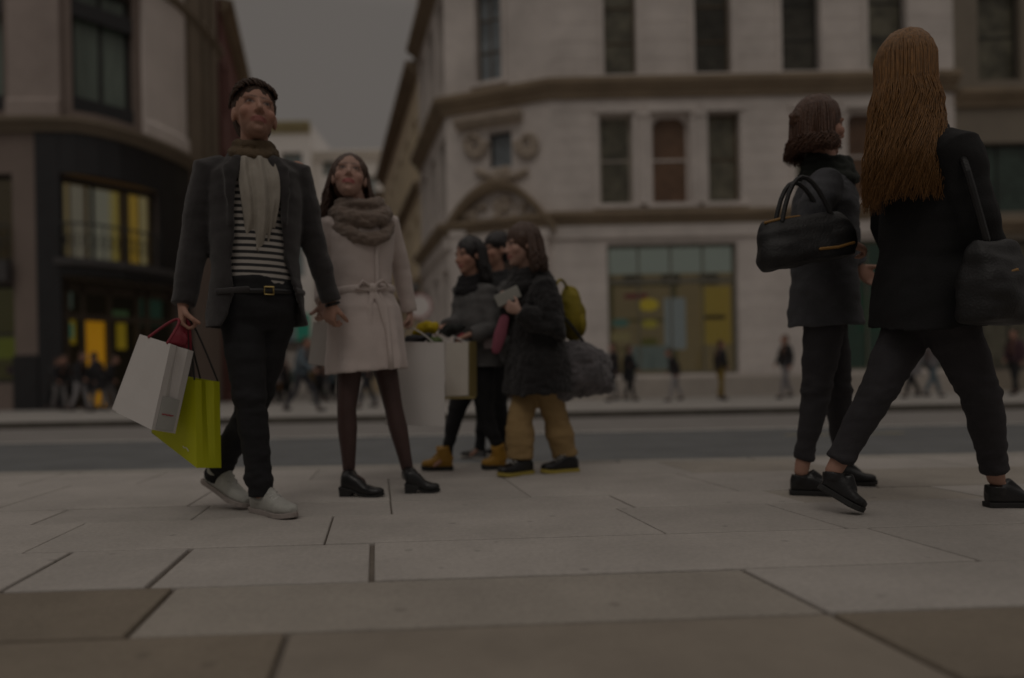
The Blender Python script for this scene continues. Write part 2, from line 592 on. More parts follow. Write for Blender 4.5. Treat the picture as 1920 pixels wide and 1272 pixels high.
def building(name, label, loc, cat='building'):
    return empty(name, loc, label, cat)

YB = 22.3
def X_(px, Y=YB): return (px - 960) / FPX * Y
def Z_(px, py, Y=YB): return P(px, py, Y).z

# ---------------- right corner building (pale stone)
stone = M('portland_stone', (0.69, 0.635, 0.60), 0.85, 0.16, 0.7, 0.3, 35)
stone_b = M('shadow_brown_stone', (0.30, 0.235, 0.165), 0.9, 0.18, 0.9, 0.4, 30)  # brown shadow of the cornice bands put into the stone colour
Bx, By = X_(845, YB + 1.3), YB + 1.3
Cx, Cy = X_(1042), YB
DIRX = -0.28125
A_y = 29.6
Ax = Bx + DIRX * (A_y - By)
D_x = X_(1800)
RB = building('corner_building', 'large pale stone corner building with carved arch over its corner door and wide shopfront', (Cx, Cy, 0))
pr = Path([(Ax, A_y), (Bx, By), (Cx, Cy), (D_x, YB)])
sB, sC = pr.cum[1], pr.cum[2]
def sf(px): return sC + X_(px) - Cx
def sc(px): return pr.at(px) if False else sB + ((((px - 960) / FPX) * By - Bx) / ((Cx - Bx) - ((px - 960) / FPX) * (Cy - By))) * (sC - sB)
zs = {}
Z1b, Z1t = Z_(1175, 142), Z_(1175, 142) + 3.5
Z2b, Z2t = Z_(1260, 381), Z_(1260, 212)
ZSb, ZSt = Z_(1260, 702), Z_(1260, 456)
opsR = []
for a, b in ((1145, 1205), (1315, 1383), (1478, 1550), (1640, 1712)):
    opsR.append((sf(a), sf(b), Z1b, Z1t))
opsR2 = [(sf(1132), sf(1195), Z2b, Z2t), (sf(1230), sf(1303), Z2b, Z2t), (sf(1336), sf(1396), Z2b, Z2t),
         (sf(1500), sf(1560), Z2b, Z2t), (sf(1597), sf(1668), Z2b, Z2t), (sf(1703), sf(1763), Z2b, Z2t)]
opsS = [(sf(1143), sf(1387), ZSb, ZSt), (sf(1560), sf(1788), ZSb, ZSt)]
zc1b = Z_(930, 150, By - .7); 
opC = (sc(905), sc(952), zc1b, zc1b + 3.3)
opO = (sc(925), sc(968), Z_(930, 315, By - .6), Z_(930, 248, By - .6))
opE = (sc(885), sc(1005), 0.0, Z_(930, 462, By - .6))
ls = sB
opsA = []
for k in range(3):
    a0 = 0.7 + k * 2.15
    for (za, zb) in ((0.3, 4.6), (6.4, 9.2), (11.0, 14.2), (15.5, 18)):
        opsA.append((a0, a0 + 1.15, za, zb))
allops = opsR + opsR2 + opsS + [opC, opO, opE] + opsA
mb = MB()
wall(mb, pr, 0, 22, allops, 0.42)
# roof and hidden rear so the block is solid from elsewhere
mb.add([(Ax, A_y, 22), (Bx, By, 22), (Cx, Cy, 22), (D_x, YB, 22), (D_x, 45, 22), (Ax, 45, 22)], [(0, 1, 2, 3, 4, 5)])
mb.add([(D_x, YB, 0), (D_x, 45, 0), (D_x, 45, 22), (D_x, YB, 22)], [(0, 1, 2, 3)])
mb.add([(Ax, A_y, 0), (Ax, 45, 0), (Ax, 45, 22), (Ax, A_y, 22)], [(3, 2, 1, 0)])
mb.build('wall', stone, RB)
for i, o in enumerate(opsR):
    window(RB, pr, *o, nx=1, nz=3, fm=m_frame_b if i < 2 else m_frame, gm=(m_glass_t, m_glass_d, m_glass_d, m_glass_t)[i])
for i, o in enumerate(opsR2):
    window(RB, pr, *o, nx=1, nz=2, fm=(m_frame_w, stone, m_frame_b)[i % 3], gm=(m_glass_t, m_glass_r, m_glass_t)[i % 3], arch=(i % 3 == 1), fw=0.09)
window(RB, pr, *opC, nx=2, nz=3, fm=m_frame_b, gm=m_glass_b)
window(RB, pr, *opO, nx=1, nz=1, fm=m_frame, gm=m_glass_b)
for i, o in enumerate(opsA):
    window(RB, pr, *o, nx=2, nz=3, fm=m_frame_b, gm=m_glass_t)

# courses of ashlar: thin projecting blocks give the joints a shadow
mb = MB()
def ashlar(mb, s0, s1, z0, z1, ops, ch=0.52, o=0.012, gap=0.018):
    z = z0
    while z < z1 - 0.1:
        zt = min(z + ch - gap, z1)
        cuts = sorted([(p[0], p[1]) for p in ops if p[2] < zt and p[3] > z])
        cur = s0
        for a, b in cuts + [(s1, s1)]:
            if a - cur > 0.12:
                pr.sweep(mb, [(0.0, z), (o, z), (o, zt), (0.0, zt)], cur + 0.02, a - (0.03 if a < s1 else 0.0))
            cur = max(cur, b + 0.03 if b < s1 else b)
        z += ch
lowz, highz = Z_(1200, 412), Z_(1200, 168)
ashlar(mb, sC + 0.02, pr.L - 0.02, 0.75, lowz - 0.55, opsS)
ashlar(mb, sC + 0.02, pr.L - 0.02, lowz + 0.35, highz - 0.3, opsR2, ch=0.46)
ashlar(mb, sC + 0.02, pr.L - 0.02, highz + 0.4, 21, opsR, ch=0.6)
ashlar(mb, 0.02, sB - 0.02, 0.75, lowz - 0.55, opsA)
mb.build('ashlar_courses', stone, RB, bevel=0.006)

def cornice(parent, path, z, h, out, mat, t0=0, t1=None, name='cornice'):
    mb = MB()
    path.sweep(mb, [(0.002, z), (out * 0.35, z + h * 0.05), (out * 0.4, z + h * 0.35), (out * 0.75, z + h * 0.5), (out * 0.8, z + h * 0.62), (out, z + h * 0.72), (out, z + h), (0.002, z + h * 1.06)], t0, t1)
    return mb.build(name, mat, parent)
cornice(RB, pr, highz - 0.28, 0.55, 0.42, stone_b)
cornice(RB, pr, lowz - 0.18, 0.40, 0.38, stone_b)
mb = MB(); pr.sweep(mb, [(0.002, lowz - 0.60), (0.12, lowz - 0.60), (0.12, lowz - 0.185), (0.002, lowz - 0.185)])
mb.build('fascia', stone, RB)
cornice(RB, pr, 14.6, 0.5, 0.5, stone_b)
mb = MB(); pr.sweep(mb, [(0.002, 0), (0.10, 0), (0.10, 0.62), (0.06, 0.68), (0.002, 0.68)], 0, sc(885) - 0.05)
pr.sweep(mb, [(0.002, 0), (0.10, 0), (0.10, 0.62), (0.06, 0.68), (0.002, 0.68)], sc(1005) + 0.05, pr.L)
mb.build('plinth', M('plinth_stone', (0.42, 0.38, 0.34), 0.85, 0.12, 1.0, 0.3, 30), RB)

# moulded surrounds and sills round the upper windows
for o in opsR + opsR2 + [opC]:
    mb = MB()
    m_, L = frame_at(pr, o[0], o[1])
    for sgn in (0, 1):
        mb.box((-0.09 if sgn == 0 else L + 0.09, -0.035, (o[2] + o[3]) / 2), (0.16, 0.07, o[3] - o[2]), m_)
    mb.box((L / 2, -0.07, o[2] - 0.09), (L + 0.42, 0.16, 0.16), m_)
    mb.box((L / 2, -0.06, o[3] + 0.11), (L + 0.36, 0.13, 0.2), m_)
    mb.build('window_surround', stone, RB, bevel=0.012)
# engaged pilasters between the arched triple windows
for px in (1213, 1320, 1580, 1686):
    mb = MB()
    s_ = sf(px); q = pr.pos(s_, 0, 0.02)
    if True:
        mb.tube([(q.x, q.y, Z2b - 0.02), (q.x, q.y, Z2t - 0.15)], [0.13, 0.115], 14, dome=False)
        mb.box((q.x, q.y, Z2t - 0.06), (0.34, 0.3, 0.16)); mb.box((q.x, q.y, Z2b + 0.02), (0.34, 0.3, 0.12))
    mb.build('column', stone, RB, smooth=False)

# corner: carved hood, scroll consoles, segmental pediment, door
carve = M('carved_stone', (0.46, 0.39, 0.32), 0.9, 0.2, 3.0, 0.7, 18)
def cpt(px, py, o=0.0):
    s_ = sc(px); Y = By + (Cy - By) * (s_ - sB) / (sC - sB)
    return pr.pos(s_, P(px, py, Y).z, o)
mb = MB()
a, b = sc(868), sc(990)
zt = Z_(930, 232, By - .6)
pr.sweep(mb, [(0, zt - 0.12), (0.30, zt - 0.05), (0.42, zt + 0.08), (0.42, zt + 0.2), (0, zt + 0.25)], a, b)
mb.build('hood_mould', carve, RB)
mb = MB()
for sgn, pc in ((1, 900), (-1, 1000)):
    for t in range(22):
        a_ = t / 21 * 3.6 * PI
        r_ = 22 * (1 - t / 26)
        mb.sphere(cpt(pc + sgn * r_ * math.cos(a_), 272 + r_ * 1.15 * math.sin(a_), 0.12), 0.12 - t * 0.003, 8, 6)
for t in range(15):
    u = t / 14
    mb.sphere(cpt(905 + 90 * u, 322 + 14 * math.sin(PI * u), 0.10), 0.11 + 0.05 * random.random(), 8, 6)
for t in range(9):
    u = t / 8
    mb.sphere(cpt(948 + random.uniform(-16, 16), 322 + random.uniform(-6, 22), 0.16), 0.10 + 0.05 * random.random(), 8, 6)
fuse('carved_relief', mb, carve, RB, 0.035, 1, wrinkle(0.02, 14, 14))
mb = MB()
ring = []
for k in range(17):
    u = k / 16
    px = 852 + (1046 - 852) * u
    y = 432 - (432 - 350) * math.sin(PI * u) ** 0.85
    ring.append((px, y))
rings = []
for px, y in ring:
    q0 = cpt(px, y + 9, 0.0); q1 = cpt(px, y + 9, 0.35); q2 = cpt(px, y - 2, 0.48); q3 = cpt(px, y - 7, 0.48); q4 = cpt(px, y - 8, 0.0)
    rings.append([q0, q1, q2, q3, q4])
mb.loft(rings)
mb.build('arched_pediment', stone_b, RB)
mb = MB()
for k in range(34):
    u = random.random()
    px = 870 + 158 * u
    top = 432 - 62 * math.sin(PI * (px - 852) / 194)
    y = random.uniform(top + 2, 424)
    mb.sphere(cpt(px, y, 0.05), random.uniform(0.07, 0.16), 8, 6)
fuse('tympanum_carving', mb, carve, RB, 0.035, 1, wrinkle(0.02, 14, 14))
for px in (868, 1022):
    mb = MB()
    q = cpt(px, 560, 0.18)
    zt_ = cpt(px, 440).z
    mb.box((q.x, q.y, zt_ / 2 + 0.3), (0.42, 0.34, zt_ - 0.6))
    mb.box((q.x, q.y, 0.3), (0.52, 0.42, 0.6)); mb.box((q.x, q.y, zt_ - 0.06), (0.56, 0.46, 0.2))
    mb.build('pilaster', stone, RB, bevel=0.02)
m_, L = frame_at(pr, opE[0], opE[1])
mb = MB()
for i in range(2):
    mb.box((L * (0.25 + 0.5 * i), 0.36, 1.5), (L / 2 - 0.03, 0.06, 2.95), m_)
    for zz in (0.75, 2.1):
        mb.box((L * (0.25 + 0.5 * i), 0.32, zz), (L / 2 - 0.3, 0.03, 1.0), m_)
mb.box((L / 2, 0.36, 3.06), (L - 0.01, 0.1, 0.12), m_)
mb.box((L / 2, 0.37, (opE[3] + 3.12) / 2), (L - 0.01, 0.03, opE[3] - 3.14), m_)
dr = mb.build('door', M('door_wood', (0.06, 0.04, 0.03), 0.5, 0.2), RB, bevel=0.006)
for i in (-1, 1):
    mb = MB(); mb.sphere(m_ @ V((L / 2 + i * 0.08, 0.30, 1.1)), 0.035, 8, 6)
    mb.build('handle', M('brass', (0.5, 0.35, 0.12), 0.35, metal=1.0), dr)

# ---------------- shopfronts of the corner building
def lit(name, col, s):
    return M(name, tuple(c * 0.6 for c in col), 0.7, 0.25, 1.5, emit=col, es=s * 1.9)  # emission stands in for shop lighting on interiors, goods, blinds, door and panels
m_sf_metal = M('shopfront_metal', (0.20, 0.19, 0.15), 0.45, 0.1, metal=0.3)
def shopfront(parent, path, o, lights, ncol=4, transom=0.78, back=2.4, fm=None, backmat=None):
    s0, s1, z0, z1 = o
    m_, L = frame_at(path, s0, s1)
    H = z1 - z0
    fm = fm or m_sf_metal
    mb = MB(); fw = 0.09; rec = 0.28
    mb.box((fw / 2, rec, z0 + H / 2), (fw, 0.1, H - 0.01), m_); mb.box((L - fw / 2, rec, z0 + H / 2), (fw, 0.1, H - 0.01), m_)
    mb.box((L / 2, rec, z0 + fw / 2), (L - 2 * fw, 0.12, fw), m_); mb.box((L / 2, rec, z1 - fw / 2), (L - 2 * fw, 0.12, fw), m_)
    mb.box((L / 2, rec, z0 + H * transom), (L - 2 * fw, 0.1, 0.16), m_)
    for i in range(1, ncol):
        mb.box((L * i / ncol, rec, z0 + H / 2), (0.05, 0.08, H - 2 * fw), m_)
    w = mb.build('shop_window', fm, parent)
    g = MB(); g.box((L / 2, rec + 0.06, z0 + H / 2), (L - 0.02, 0.01, H - 0.02), m_)
    g.build('pane', m_clear, w)
    # lit room behind: floor, side walls, ceiling, rear wall
    r = MB(); bk = back
    def q(x0, x1, y0, y1, za, zb): r.box(((x0 + x1) / 2, (y0 + y1) / 2, (za + zb) / 2), (x1 - x0, y1 - y0, zb - za), m_)
    q(-0.3, L + 0.3, bk, bk + 0.1, z0 - 0.2, z1 + 0.2)
    q(-0.3, -0.2, 0.45, bk, z0 - 0.2, z1 + 0.2); q(L + 0.2, L + 0.3, 0.45, bk, z0 - 0.2, z1 + 0.2)
    q(-0.2, L + 0.2, 0.45, bk, z0 - 0.2, z0 - 0.1); q(-0.2, L + 0.2, 0.45, bk, z1 + 0.1, z1 + 0.2)
    r.build('shop_interior', backmat or lit('shop_interior_olive', (0.35, 0.245, 0.13), 0.75), parent)
    return m_, L
SM, SL = shopfront(RB, pr, opsS[0], None, 4, 0.72)
SM2, SL2 = shopfront(RB, pr, opsS[1], None, 3, 0.72, backmat=lit('shop_interior_green', (0.10, 0.17, 0.12), 0.32))
# pale roller blinds behind the fanlights
mb = MB()
mb.box((SL / 2, 0.42, ZSt - 0.5), (SL - 0.1, 0.02, 0.85), SM)
tag(mb.build('roller_blind', lit('blind_sage', (0.40, 0.39, 0.34), 1.1)), 'pale sage roller blind across the top of the shop window right of the trio', 'blind')
for i in range(3):
    mb = MB(); mb.box((SL * (0.22 + 0.30 * i), 0.62, ZSt - 1.12), (0.62, 0.10, 0.34), SM)
    tag(mb.build('hanging_sign', M('dark_panel', (0.03, 0.032, 0.02), 0.6)), ('left', 'middle', 'right')[i] + ' one of three dark signs hung under the sage blind in the shop window', 'hanging sign', 'dark signs under the sage blind')
def disp_box(name, label, cat, mat, x, z, w, h, d=0.3, dep=1.0, mx=None, group=None, bev=0.02):
    mb = MB(); mb.box((x, dep, z), (w, d, h), mx or SM)
    return tag(mb.build(name, mat, bevel=bev), label, cat, group)
def pz(px, py, dep=1.0): return P(px, py, YB + dep).z
def lx(px, dep=1.0): return X_(px, YB + dep) - X_(1143)
shelf = empty('display_shelf', SM @ V((SL / 2, 1.2, ZSb)), 'wide olive wooden shelf unit behind the large shop window glass', 'shelf')
mb = MB()
for py in (532, 600, 655):
    mb.box((lx(1205), 1.2, pz(1205, py)), (2.2, 0.4, 0.07), SM)
for x in (0.3, 2.45):
    mb.box((x, 1.2, (ZSb + ZSt) / 2 - 0.4), (0.08, 0.41, ZSt - ZSb - 0.9), SM)
mb.build('shelf_board', lit('shelf_olive', (0.24, 0.18, 0.06), 0.4), shelf)
goods = [('yellow cushion stacked on the top shelf in the shop window', (0.6, 0.40, 0.03), 1218, 572, 0.7, 0.42),
         ('dark red box lying flat over the yellow cushion in the shop window', (0.16, 0.02, 0.03), 1195, 556, 0.75, 0.13),
         ('teal folded blanket on the middle shelf in the shop window', (0.09, 0.16, 0.13), 1165, 606, 0.6, 0.3),
         ('mustard folded blanket on the middle shelf in the shop window', (0.4, 0.3, 0.04), 1220, 608, 0.55, 0.3),
         ('tan wicker box on the lower shelf in the shop window', (0.3, 0.22, 0.1), 1165, 632, 0.6, 0.28),
         ('dark olive cushion on the lower shelf in the shop window', (0.12, 0.1, 0.02), 1218, 642, 0.65, 0.3)]
for i, (lb, c, px, py, w, h) in enumerate(goods):
    x, z = lx(px), pz(px, py)
    b = MB(); b.ell(SM @ V((x, 0.95, z)), ((w / 2, 0, 0), (0, 0.16, 0), (0, 0, h / 2)), 16, 10)
    if 'box' in lb:
        b = MB(); b.box((x, 0.95, z), (w, 0.3, h), SM)
    tag(b.build(('display_cushion', 'display_box', 'display_blanket', 'display_blanket', 'display_box', 'display_cushion')[i], lit('goods_%d' % i, c, 1.25), smooth='box' not in lb, bevel=0.02 if 'box' in lb else 0), lb, ('cushion', 'box', 'blanket', 'blanket', 'box', 'cushion')[i])
disp_box('poster', 'tall blank white poster panel standing in the middle of the shop window', 'poster', lit('poster_white', (0.45, 0.44, 0.44), 0.75), lx(1268), pz(1268, 607), 0.72, 1.75, 0.05)
disp_box('wall_banner', 'tall mustard panel at the right end of the shop window', 'panel', lit('panel_mustard', (0.46, 0.29, 0.05), 1.0), lx(1350), pz(1350, 590), 1.0, 2.0, 0.05, 1.3)
disp_box('wall_banner', 'dark red strip mounted on the mustard panel in the shop window', 'panel', M('dark_red_panel', (0.08, 0.015, 0.015), 0.6), lx(1345), pz(1345, 594), 0.75, 0.13, 0.08, 1.2)
disp_box('display_counter', 'low pale green counter at the foot of the shop window', 'counter', lit('counter_pale', (0.36, 0.38, 0.35), 0.55), lx(1215), pz(1215, 672), 1.4, 0.8, 0.5, 0.8)

def mannequin(px, py_h, py_f, Y, label, cl, lg):
    f = P(px, py_f, Y); H = (P(px, py_h, Y) - f).z
    t = empty('mannequin', f, label, 'mannequin', 'mannequins in the right-hand shop window')
    b = MB()
    b.tube([f + V((-.06, 0, 0.02 * H)), f + V((-.08, 0, .28 * H)), f + V((-.06, 0, .5 * H))], [.05, .06, .08], 10)
    b.tube([f + V((.1, -.05, 0.02 * H)), f + V((.07, 0, .28 * H)), f + V((.06, 0, .5 * H))], [.05, .06, .08], 10)
    fuse('legs', b, lg, t, .025, 2)
    b = MB()
    b.ell(f + V((0, 0, .62 * H)), ((.19, 0, 0), (0, .13, 0), (0, 0, .26))); b.ell(f + V((0, 0, .75 * H)), ((.22, 0, 0), (0, .12, 0), (0, 0, .14)))
    b.tube([f + V((-.2, 0, .8 * H)), f + V((-.3, 0, .62 * H)), f + V((-.22, -.12, .5 * H))], [.06, .05, .04], 10)
    b.tube([f + V((.2, 0, .8 * H)), f + V((.27, 0, .62 * H)), f + V((.27, -.05, .46 * H))], [.06, .05, .04], 10)
    fuse('dress', b, cl, t, .025, 2)
    b = MB(); b.tube([f + V((0, 0, .82 * H)), f + V((0, 0, .88 * H))], .05, 10); b.ell(f + V((0, 0, .94 * H)), ((.075, 0, 0), (0, .09, 0), (0, 0, .12)))
    fuse('head', b, M('mannequin_shell', (0.4, 0.33, 0.28), 0.5), t, .02, 2)
zf = 716
mannequin(1700, 606, zf, YB + 1.1, 'headed shop mannequin in dark red dress behind the right-hand shop window', M('dress_red', (0.28, 0.03, 0.05), 0.8), M('stocking_dark', (0.05, 0.04, 0.05), 0.8))
mannequin(1742, 600, zf, YB + 1.3, 'shop mannequin in pinkish grey top beside the dark red one', M('dress_pink', (0.34, 0.22, 0.23), 0.8), M('stocking_dark', (0.05, 0.04, 0.05), 0.8))
disp_box('poster', 'large pale poster hung high in the right-hand shop window', 'poster', lit('poster_pale', (0.36, 0.34, 0.30), 0.5), X_(1735) - X_(1560), pz(1735, 598, 1.6), 0.95, 1.5, 0.05, 1.6, SM2)
disp_box('wall_banner', 'dark green panel hung in the left half of the right-hand shop window', 'panel', lit('panel_green', (0.05, 0.16, 0.09), 0.4), X_(1690) - X_(1560), pz(1690, 585, 1.9), 0.9, 1.3, 0.05, 1.9, SM2)

# ---------------- darker building at the right edge
stone_d = M('brown_stone', (0.26, 0.225, 0.18), 0.9, 0.12, 0.6, 0.3, 30)
R3 = building('glazed_building', 'brown stone building with broad green glazed windows at the right edge', (D_x, YB, 0))
p3 = Path([(D_x, YB), (D_x + 14, YB)])
z3a, z3b = Z_(1860, 398), Z_(1860, 268)
ops3 = [(0.35 + 4.0 * i, 3.9 + 4.0 * i, z3a, z3b) for i in range(3)] + [(0.75 + 4.0 * i, 3.9 + 4.0 * i, 0.7, z3a - 0.9) for i in range(3)] + [(0.8 + 2.6 * i, 2.2 + 2.6 * i, Z_(1860, 150), Z_(1860, 150) + 3) for i in range(5)]
mb = MB(); wall(mb, p3, 0, 21.5, ops3, 0.4)
mb.add([(D_x, YB, 21.5), (D_x + 14, YB, 21.5), (D_x + 14, 45, 21.5), (D_x, 45, 21.5)], [(0, 1, 2, 3)])
mb.add([(D_x + 14, YB, 0), (D_x + 14, 45, 0), (D_x + 14, 45, 21.5), (D_x + 14, YB, 21.5)], [(0, 1, 2, 3)])
mb.build('wall', stone_d, R3)
for i, o in enumerate(ops3):
    window(R3, p3, *o, nx=3 if i < 6 else 1, nz=1 if i < 3 else 2, fm=m_frame, gm=(m_glass_g if i < 3 else m_glass_t))
cornice(R3, p3, Z_(1860, 202), 0.5, 0.4, stone_b)
cornice(R3, p3, z3a - 0.7, 0.4, 0.35, stone_b)
mb = MB(); mb.box((D_x + 0.38, YB - 0.1, 2.3), (0.55, 0.2, 4.6)); mb.build('pilaster', M('pilaster_dark', (0.05, 0.045, 0.04), 0.5), R3, bevel=0.02)

# ---------------- next buildings down the right side of the side street
yst = M('yellow_stone', (0.78, 0.66, 0.47), 0.85, 0.1, 0.5, 0.3, 25)
cst = M('cream_stone', (0.55, 0.49, 0.43), 0.85, 0.1, 0.5, 0.3, 25)
def side_block(name, label, y0, y1, x_at, h, mat, nw, floors, dirx, flip=False, width=14, zoff=0.0, gm=None):
    xa, xb = x_at(y0), x_at(y1)
    pth = Path([(xb, y1), (xa, y0)]) if not flip else Path([(xa, y0), (xb, y1)])
    t = building(name, label, (xa, y0, 0))
    ops = []
    step = pth.L / nw
    for i in range(nw):
        for (za, zb) in floors:
            ops.append((step * i + step * 0.28, step * i + step * 0.72, za, zb))
    mb = MB(); wall(mb, pth, 0, h, ops, 0.35)
    sx = 1 if not flip else -1
    mb.add([(xa, y0, 0), (xa + sx * width, y0, 0), (xa + sx * width, y0, h), (xa, y0, h)], [(0, 1, 2, 3) if not flip else (3, 2, 1, 0)])
    mb.add([(xa, y0, h), (xa + sx * width, y0, h), (xb + sx * width, y1, h), (xb, y1, h)], [(0, 1, 2, 3)])
    mb.build('wall', mat, t)
    for o in ops:
        window(t, pth, *o, nx=2, nz=3, fm=m_frame_b, gm=gm or m_glass_t)
    cornice(t, pth, h - 0.6, 0.6, 0.55, stone_b)
    for fz in floors[1:3]:
        cornice(t, pth, fz[0] - 0.75, 0.35, 0.3, stone_b, name='string_course')
    return t
xr = lambda y: Bx + DIRX * (y - By)
H2 = 14.6
side_block('terrace_building', 'yellow stone terrace building next behind the pale corner building', 29.62, 46, xr, H2, yst, 6, [(0.4, 4.3), (5.6, 8.2), (9.8, 12.6)], DIRX)
side_block('terrace_building', 'yellowish far terrace building farthest down the right side of the side street', 46.02, 88, xr, H2 - 0.9, yst, 12, [(0.4, 4.2), (5.4, 7.8), (9.3, 11.9)], DIRX)

# ---------------- left corner building, curved
stone_l = M('brownish_stone', (0.245, 0.195, 0.17), 0.88, 0.10, 0.6, 0.3, 30)
stone_l2 = M('brightened_pilaster_stone', (0.72, 0.65, 0.61), 0.88, 0.08, 0.6, 0.3, 30)  # colour raised to stand in for sunlight the curved side misses
stone_tan = M('tan_stone', (0.24, 0.195, 0.145), 0.88, 0.12, 0.6, 0.3, 30)
black_st = M('black_granite', (0.022, 0.022, 0.024), 0.45, 0.2, 2.0)
YL = 22.3
ctrl = [(X_(-420, YL), YL), (X_(-60, YL), YL), (X_(0, YL), YL), (X_(75, YL), YL)]
arc = [(150, YL + 0.12), (190, YL + 0.45), (230, YL + 0.95), (268, YL + 1.6), (305, YL + 2.4), (335, YL + 3.2), (362, YL + 4.15), (386, YL + 5.2), (404, YL + 6.2), (417, YL + 7.2)]
ctrl += [(X_(p_, y_), y_) for p_, y_ in arc]
pl = Path(ctrl)
LB = building('curved_building', 'brown stone building curving round the corner with black shopfront on the left', (ctrl[3][0], ctrl[3][1], 0))
def sl_(px): return pl.at(px)
ZLc = Z_(145, 250, YL + .1)
zwb, zwt = Z_(200, 488, YL + .5), Z_(200, 332, YL + .5)
zdt = Z_(200, 520, YL + .5)
opsL = []
up = [(sl_(147), sl_(262)), (sl_(-120), sl_(18))]
for a, b in up:
    opsL.append((a, b, ZLc + 0.75, ZLc + 5.2))
    opsL.append((a, b, ZLc + 6.6, ZLc + 10))
opsDark = [(sl_(122), sl_(302), zwb, zwt), (sl_(122), sl_(338), 0.0, zdt)]
opsLeft = [(sl_(-150), sl_(30), Z_(20, 490, YL), Z_(20, 325, YL)), (sl_(-150), sl_(30), 0.9, Z_(20, 532, YL))]
mb = MB()
wall(mb, pl, 0, 22, opsL + opsDark + opsLeft, 0.4)
e = ctrl[-1]
mb.add([(e[0], e[1], 0), (e[0] - 14, e[1] + 2, 0), (e[0] - 14, e[1] + 2, 22), (e[0], e[1], 22)], [(0, 1, 2, 3)])
mb.add([(x, y, 22) for x, y in ctrl] + [(e[0] - 14, e[1] + 2, 22), (ctrl[0][0], e[1] + 2, 22)], [tuple(range(len(ctrl) + 2))])
mb.build('wall', stone_l, LB)
for i, o in enumerate(opsL):
    window(LB, pl, *o, nx=2, nz=1, fm=m_frame, gm=M('glass_green_pale', (0.16, 0.20, 0.17), 0.12, 0.3, 1.5, stretch=(4, 4, .3)), rec=0.35, fw=0.17)  # pale green glass colour, noise stretched into vertical streaks
# dark balcony-like aprons at head and foot of the tall window
for (a, b) in up:
    mb = MB(); m_, L = frame_at(pl, a, b)
    mb.box((L / 2, 0.10, ZLc + 1.02), (L - 0.02, 0.10, 0.52), m_)
    mb.build('apron_panel', black_st, LB, bevel=0.02); mb = MB()
    mb.box((L / 2, 0.10, ZLc + 4.2), (L - 0.02, 0.12, 0.55), m_)
    mb.build('apron_panel', black_st, LB, bevel=0.02)
cornice(LB, pl, ZLc, 0.42, 0.42, stone_tan)
cornice(LB, pl, ZLc + 5.6, 0.5, 0.35, stone_tan)
# giant pilasters above the cornice
mb = MB(); mb2 = MB(); mb3 = MB()
for (a, b, flute) in ((32, 128, 0), (276, 352, 0), (358, 380, 1), (386, 394, 1), (400, 410, 1), (-200, -130, 0)):
    s0, s1 = sl_(a), sl_(b)
    if flute:
        pl.sweep(mb2, [(0.002, ZLc + 0.45), (0.2, ZLc + 0.45), (0.2, 21.5), (0.002, 21.5)], s0, s1)
    else:
        pl.sweep(mb if a > 200 else mb3, [(0.002, ZLc + 0.45), (0.28, ZLc + 0.45), (0.28, ZLc + 0.95), (0.17, ZLc + 1.1), (0.17, 21.5), (0.002, 21.5)], s0, s1)
mb.build('giant_pilaster', stone_l2, LB)
mb3.build('giant_pilaster', M('dull_pilaster_stone', (0.40, 0.335, 0.305), 0.88, 0.14, 0.6, 0.3, 30), LB)
mb2.build('fluted_pilaster', stone_tan, LB)
# black shopfront cladding, proud of the stone
mb = MB()
oD = opsDark
def clad(s0, s1, z0, z1, o=0.10):
    pl.sweep(mb, [(0.003, z0), (o, z0), (o, z1), (0.003, z1)], s0, s1)
clad(sl_(76), sl_(122), 0, ZLc - 0.02)
clad(sl_(122), sl_(360), zwt, ZLc - 0.02, 0.09)
clad(sl_(302), sl_(360), zwb, zwt, 0.08)
clad(sl_(338), sl_(360), 0, zwb - 0.0, 0.085)
clad(sl_(122), sl_(338), zdt, zwb, 0.16)
mb.build('black_cladding', black_st, LB, bevel=0.01)
mb = MB(); pl.sweep(mb, [(0.003, 0), (0.13, 0), (0.13, 1.75), (0.003, 1.8)], sl_(30), sl_(75.5)); mb.build('plinth', black_st, LB)
mb = MB()
pl.sweep(mb, [(0.165, zwb - 0.32), (0.4, zwb - 0.25), (0.4, zwb - 0.04), (0.165, zwb + 0.0)], sl_(118), sl_(345))
mb.build('shop_ledge', M('ledge_grey', (0.07, 0.066, 0.066), 0.6, 0.15), LB)
mb = MB()
pl.sweep(mb, [(0.13, Z_(20, 532, YL)), (0.4, Z_(20, 530, YL)), (0.4, Z_(20, 492, YL)), (0.13, Z_(20, 490, YL))], sl_(-160), sl_(33))
mb.build('shop_ledge', M('ledge_grey', (0.07, 0.066, 0.066), 0.6, 0.15), LB)
# railing in front of the first floor shop window
def rail(s0, s1, z0, z1, n, off=0.22):
    mb = MB()
    for i in range(n + 1):
        q = pl.pos(s0 + (s1 - s0) * i / n, 0, off)
        mb.tube([(q.x, q.y, z0), (q.x, q.y, z1)], 0.02, 6, dome=False)
        if i < n:
            q2 = pl.pos(s0 + (s1 - s0) * (i + 1) / n, 0, off)
            mb.tube([(q.x, q.y, z1), (q2.x, q2.y, z1)], 0.035, 6, dome=False)
            mid = (z0 + z1) / 2
            c = V(((q.x + q2.x) / 2, (q.y + q2.y) / 2, mid))
            ring = [c + V((math.cos(k * PI / 5) * 0.1, 0, math.sin(k * PI / 5) * 0.2)) for k in range(11)]
            mb.tube(ring, 0.016, 5, dome=False)
    mb.build('railing', M('wrought_iron', (0.03, 0.032, 0.03), 0.5), LB)
zr = Z_(200, 425, YL + .5)
rail(sl_(122), sl_(302), zwb, zr, 14)
rail(sl_(-100), sl_(30), Z_(20, 490, YL), Z_(20, 425, YL), 8)
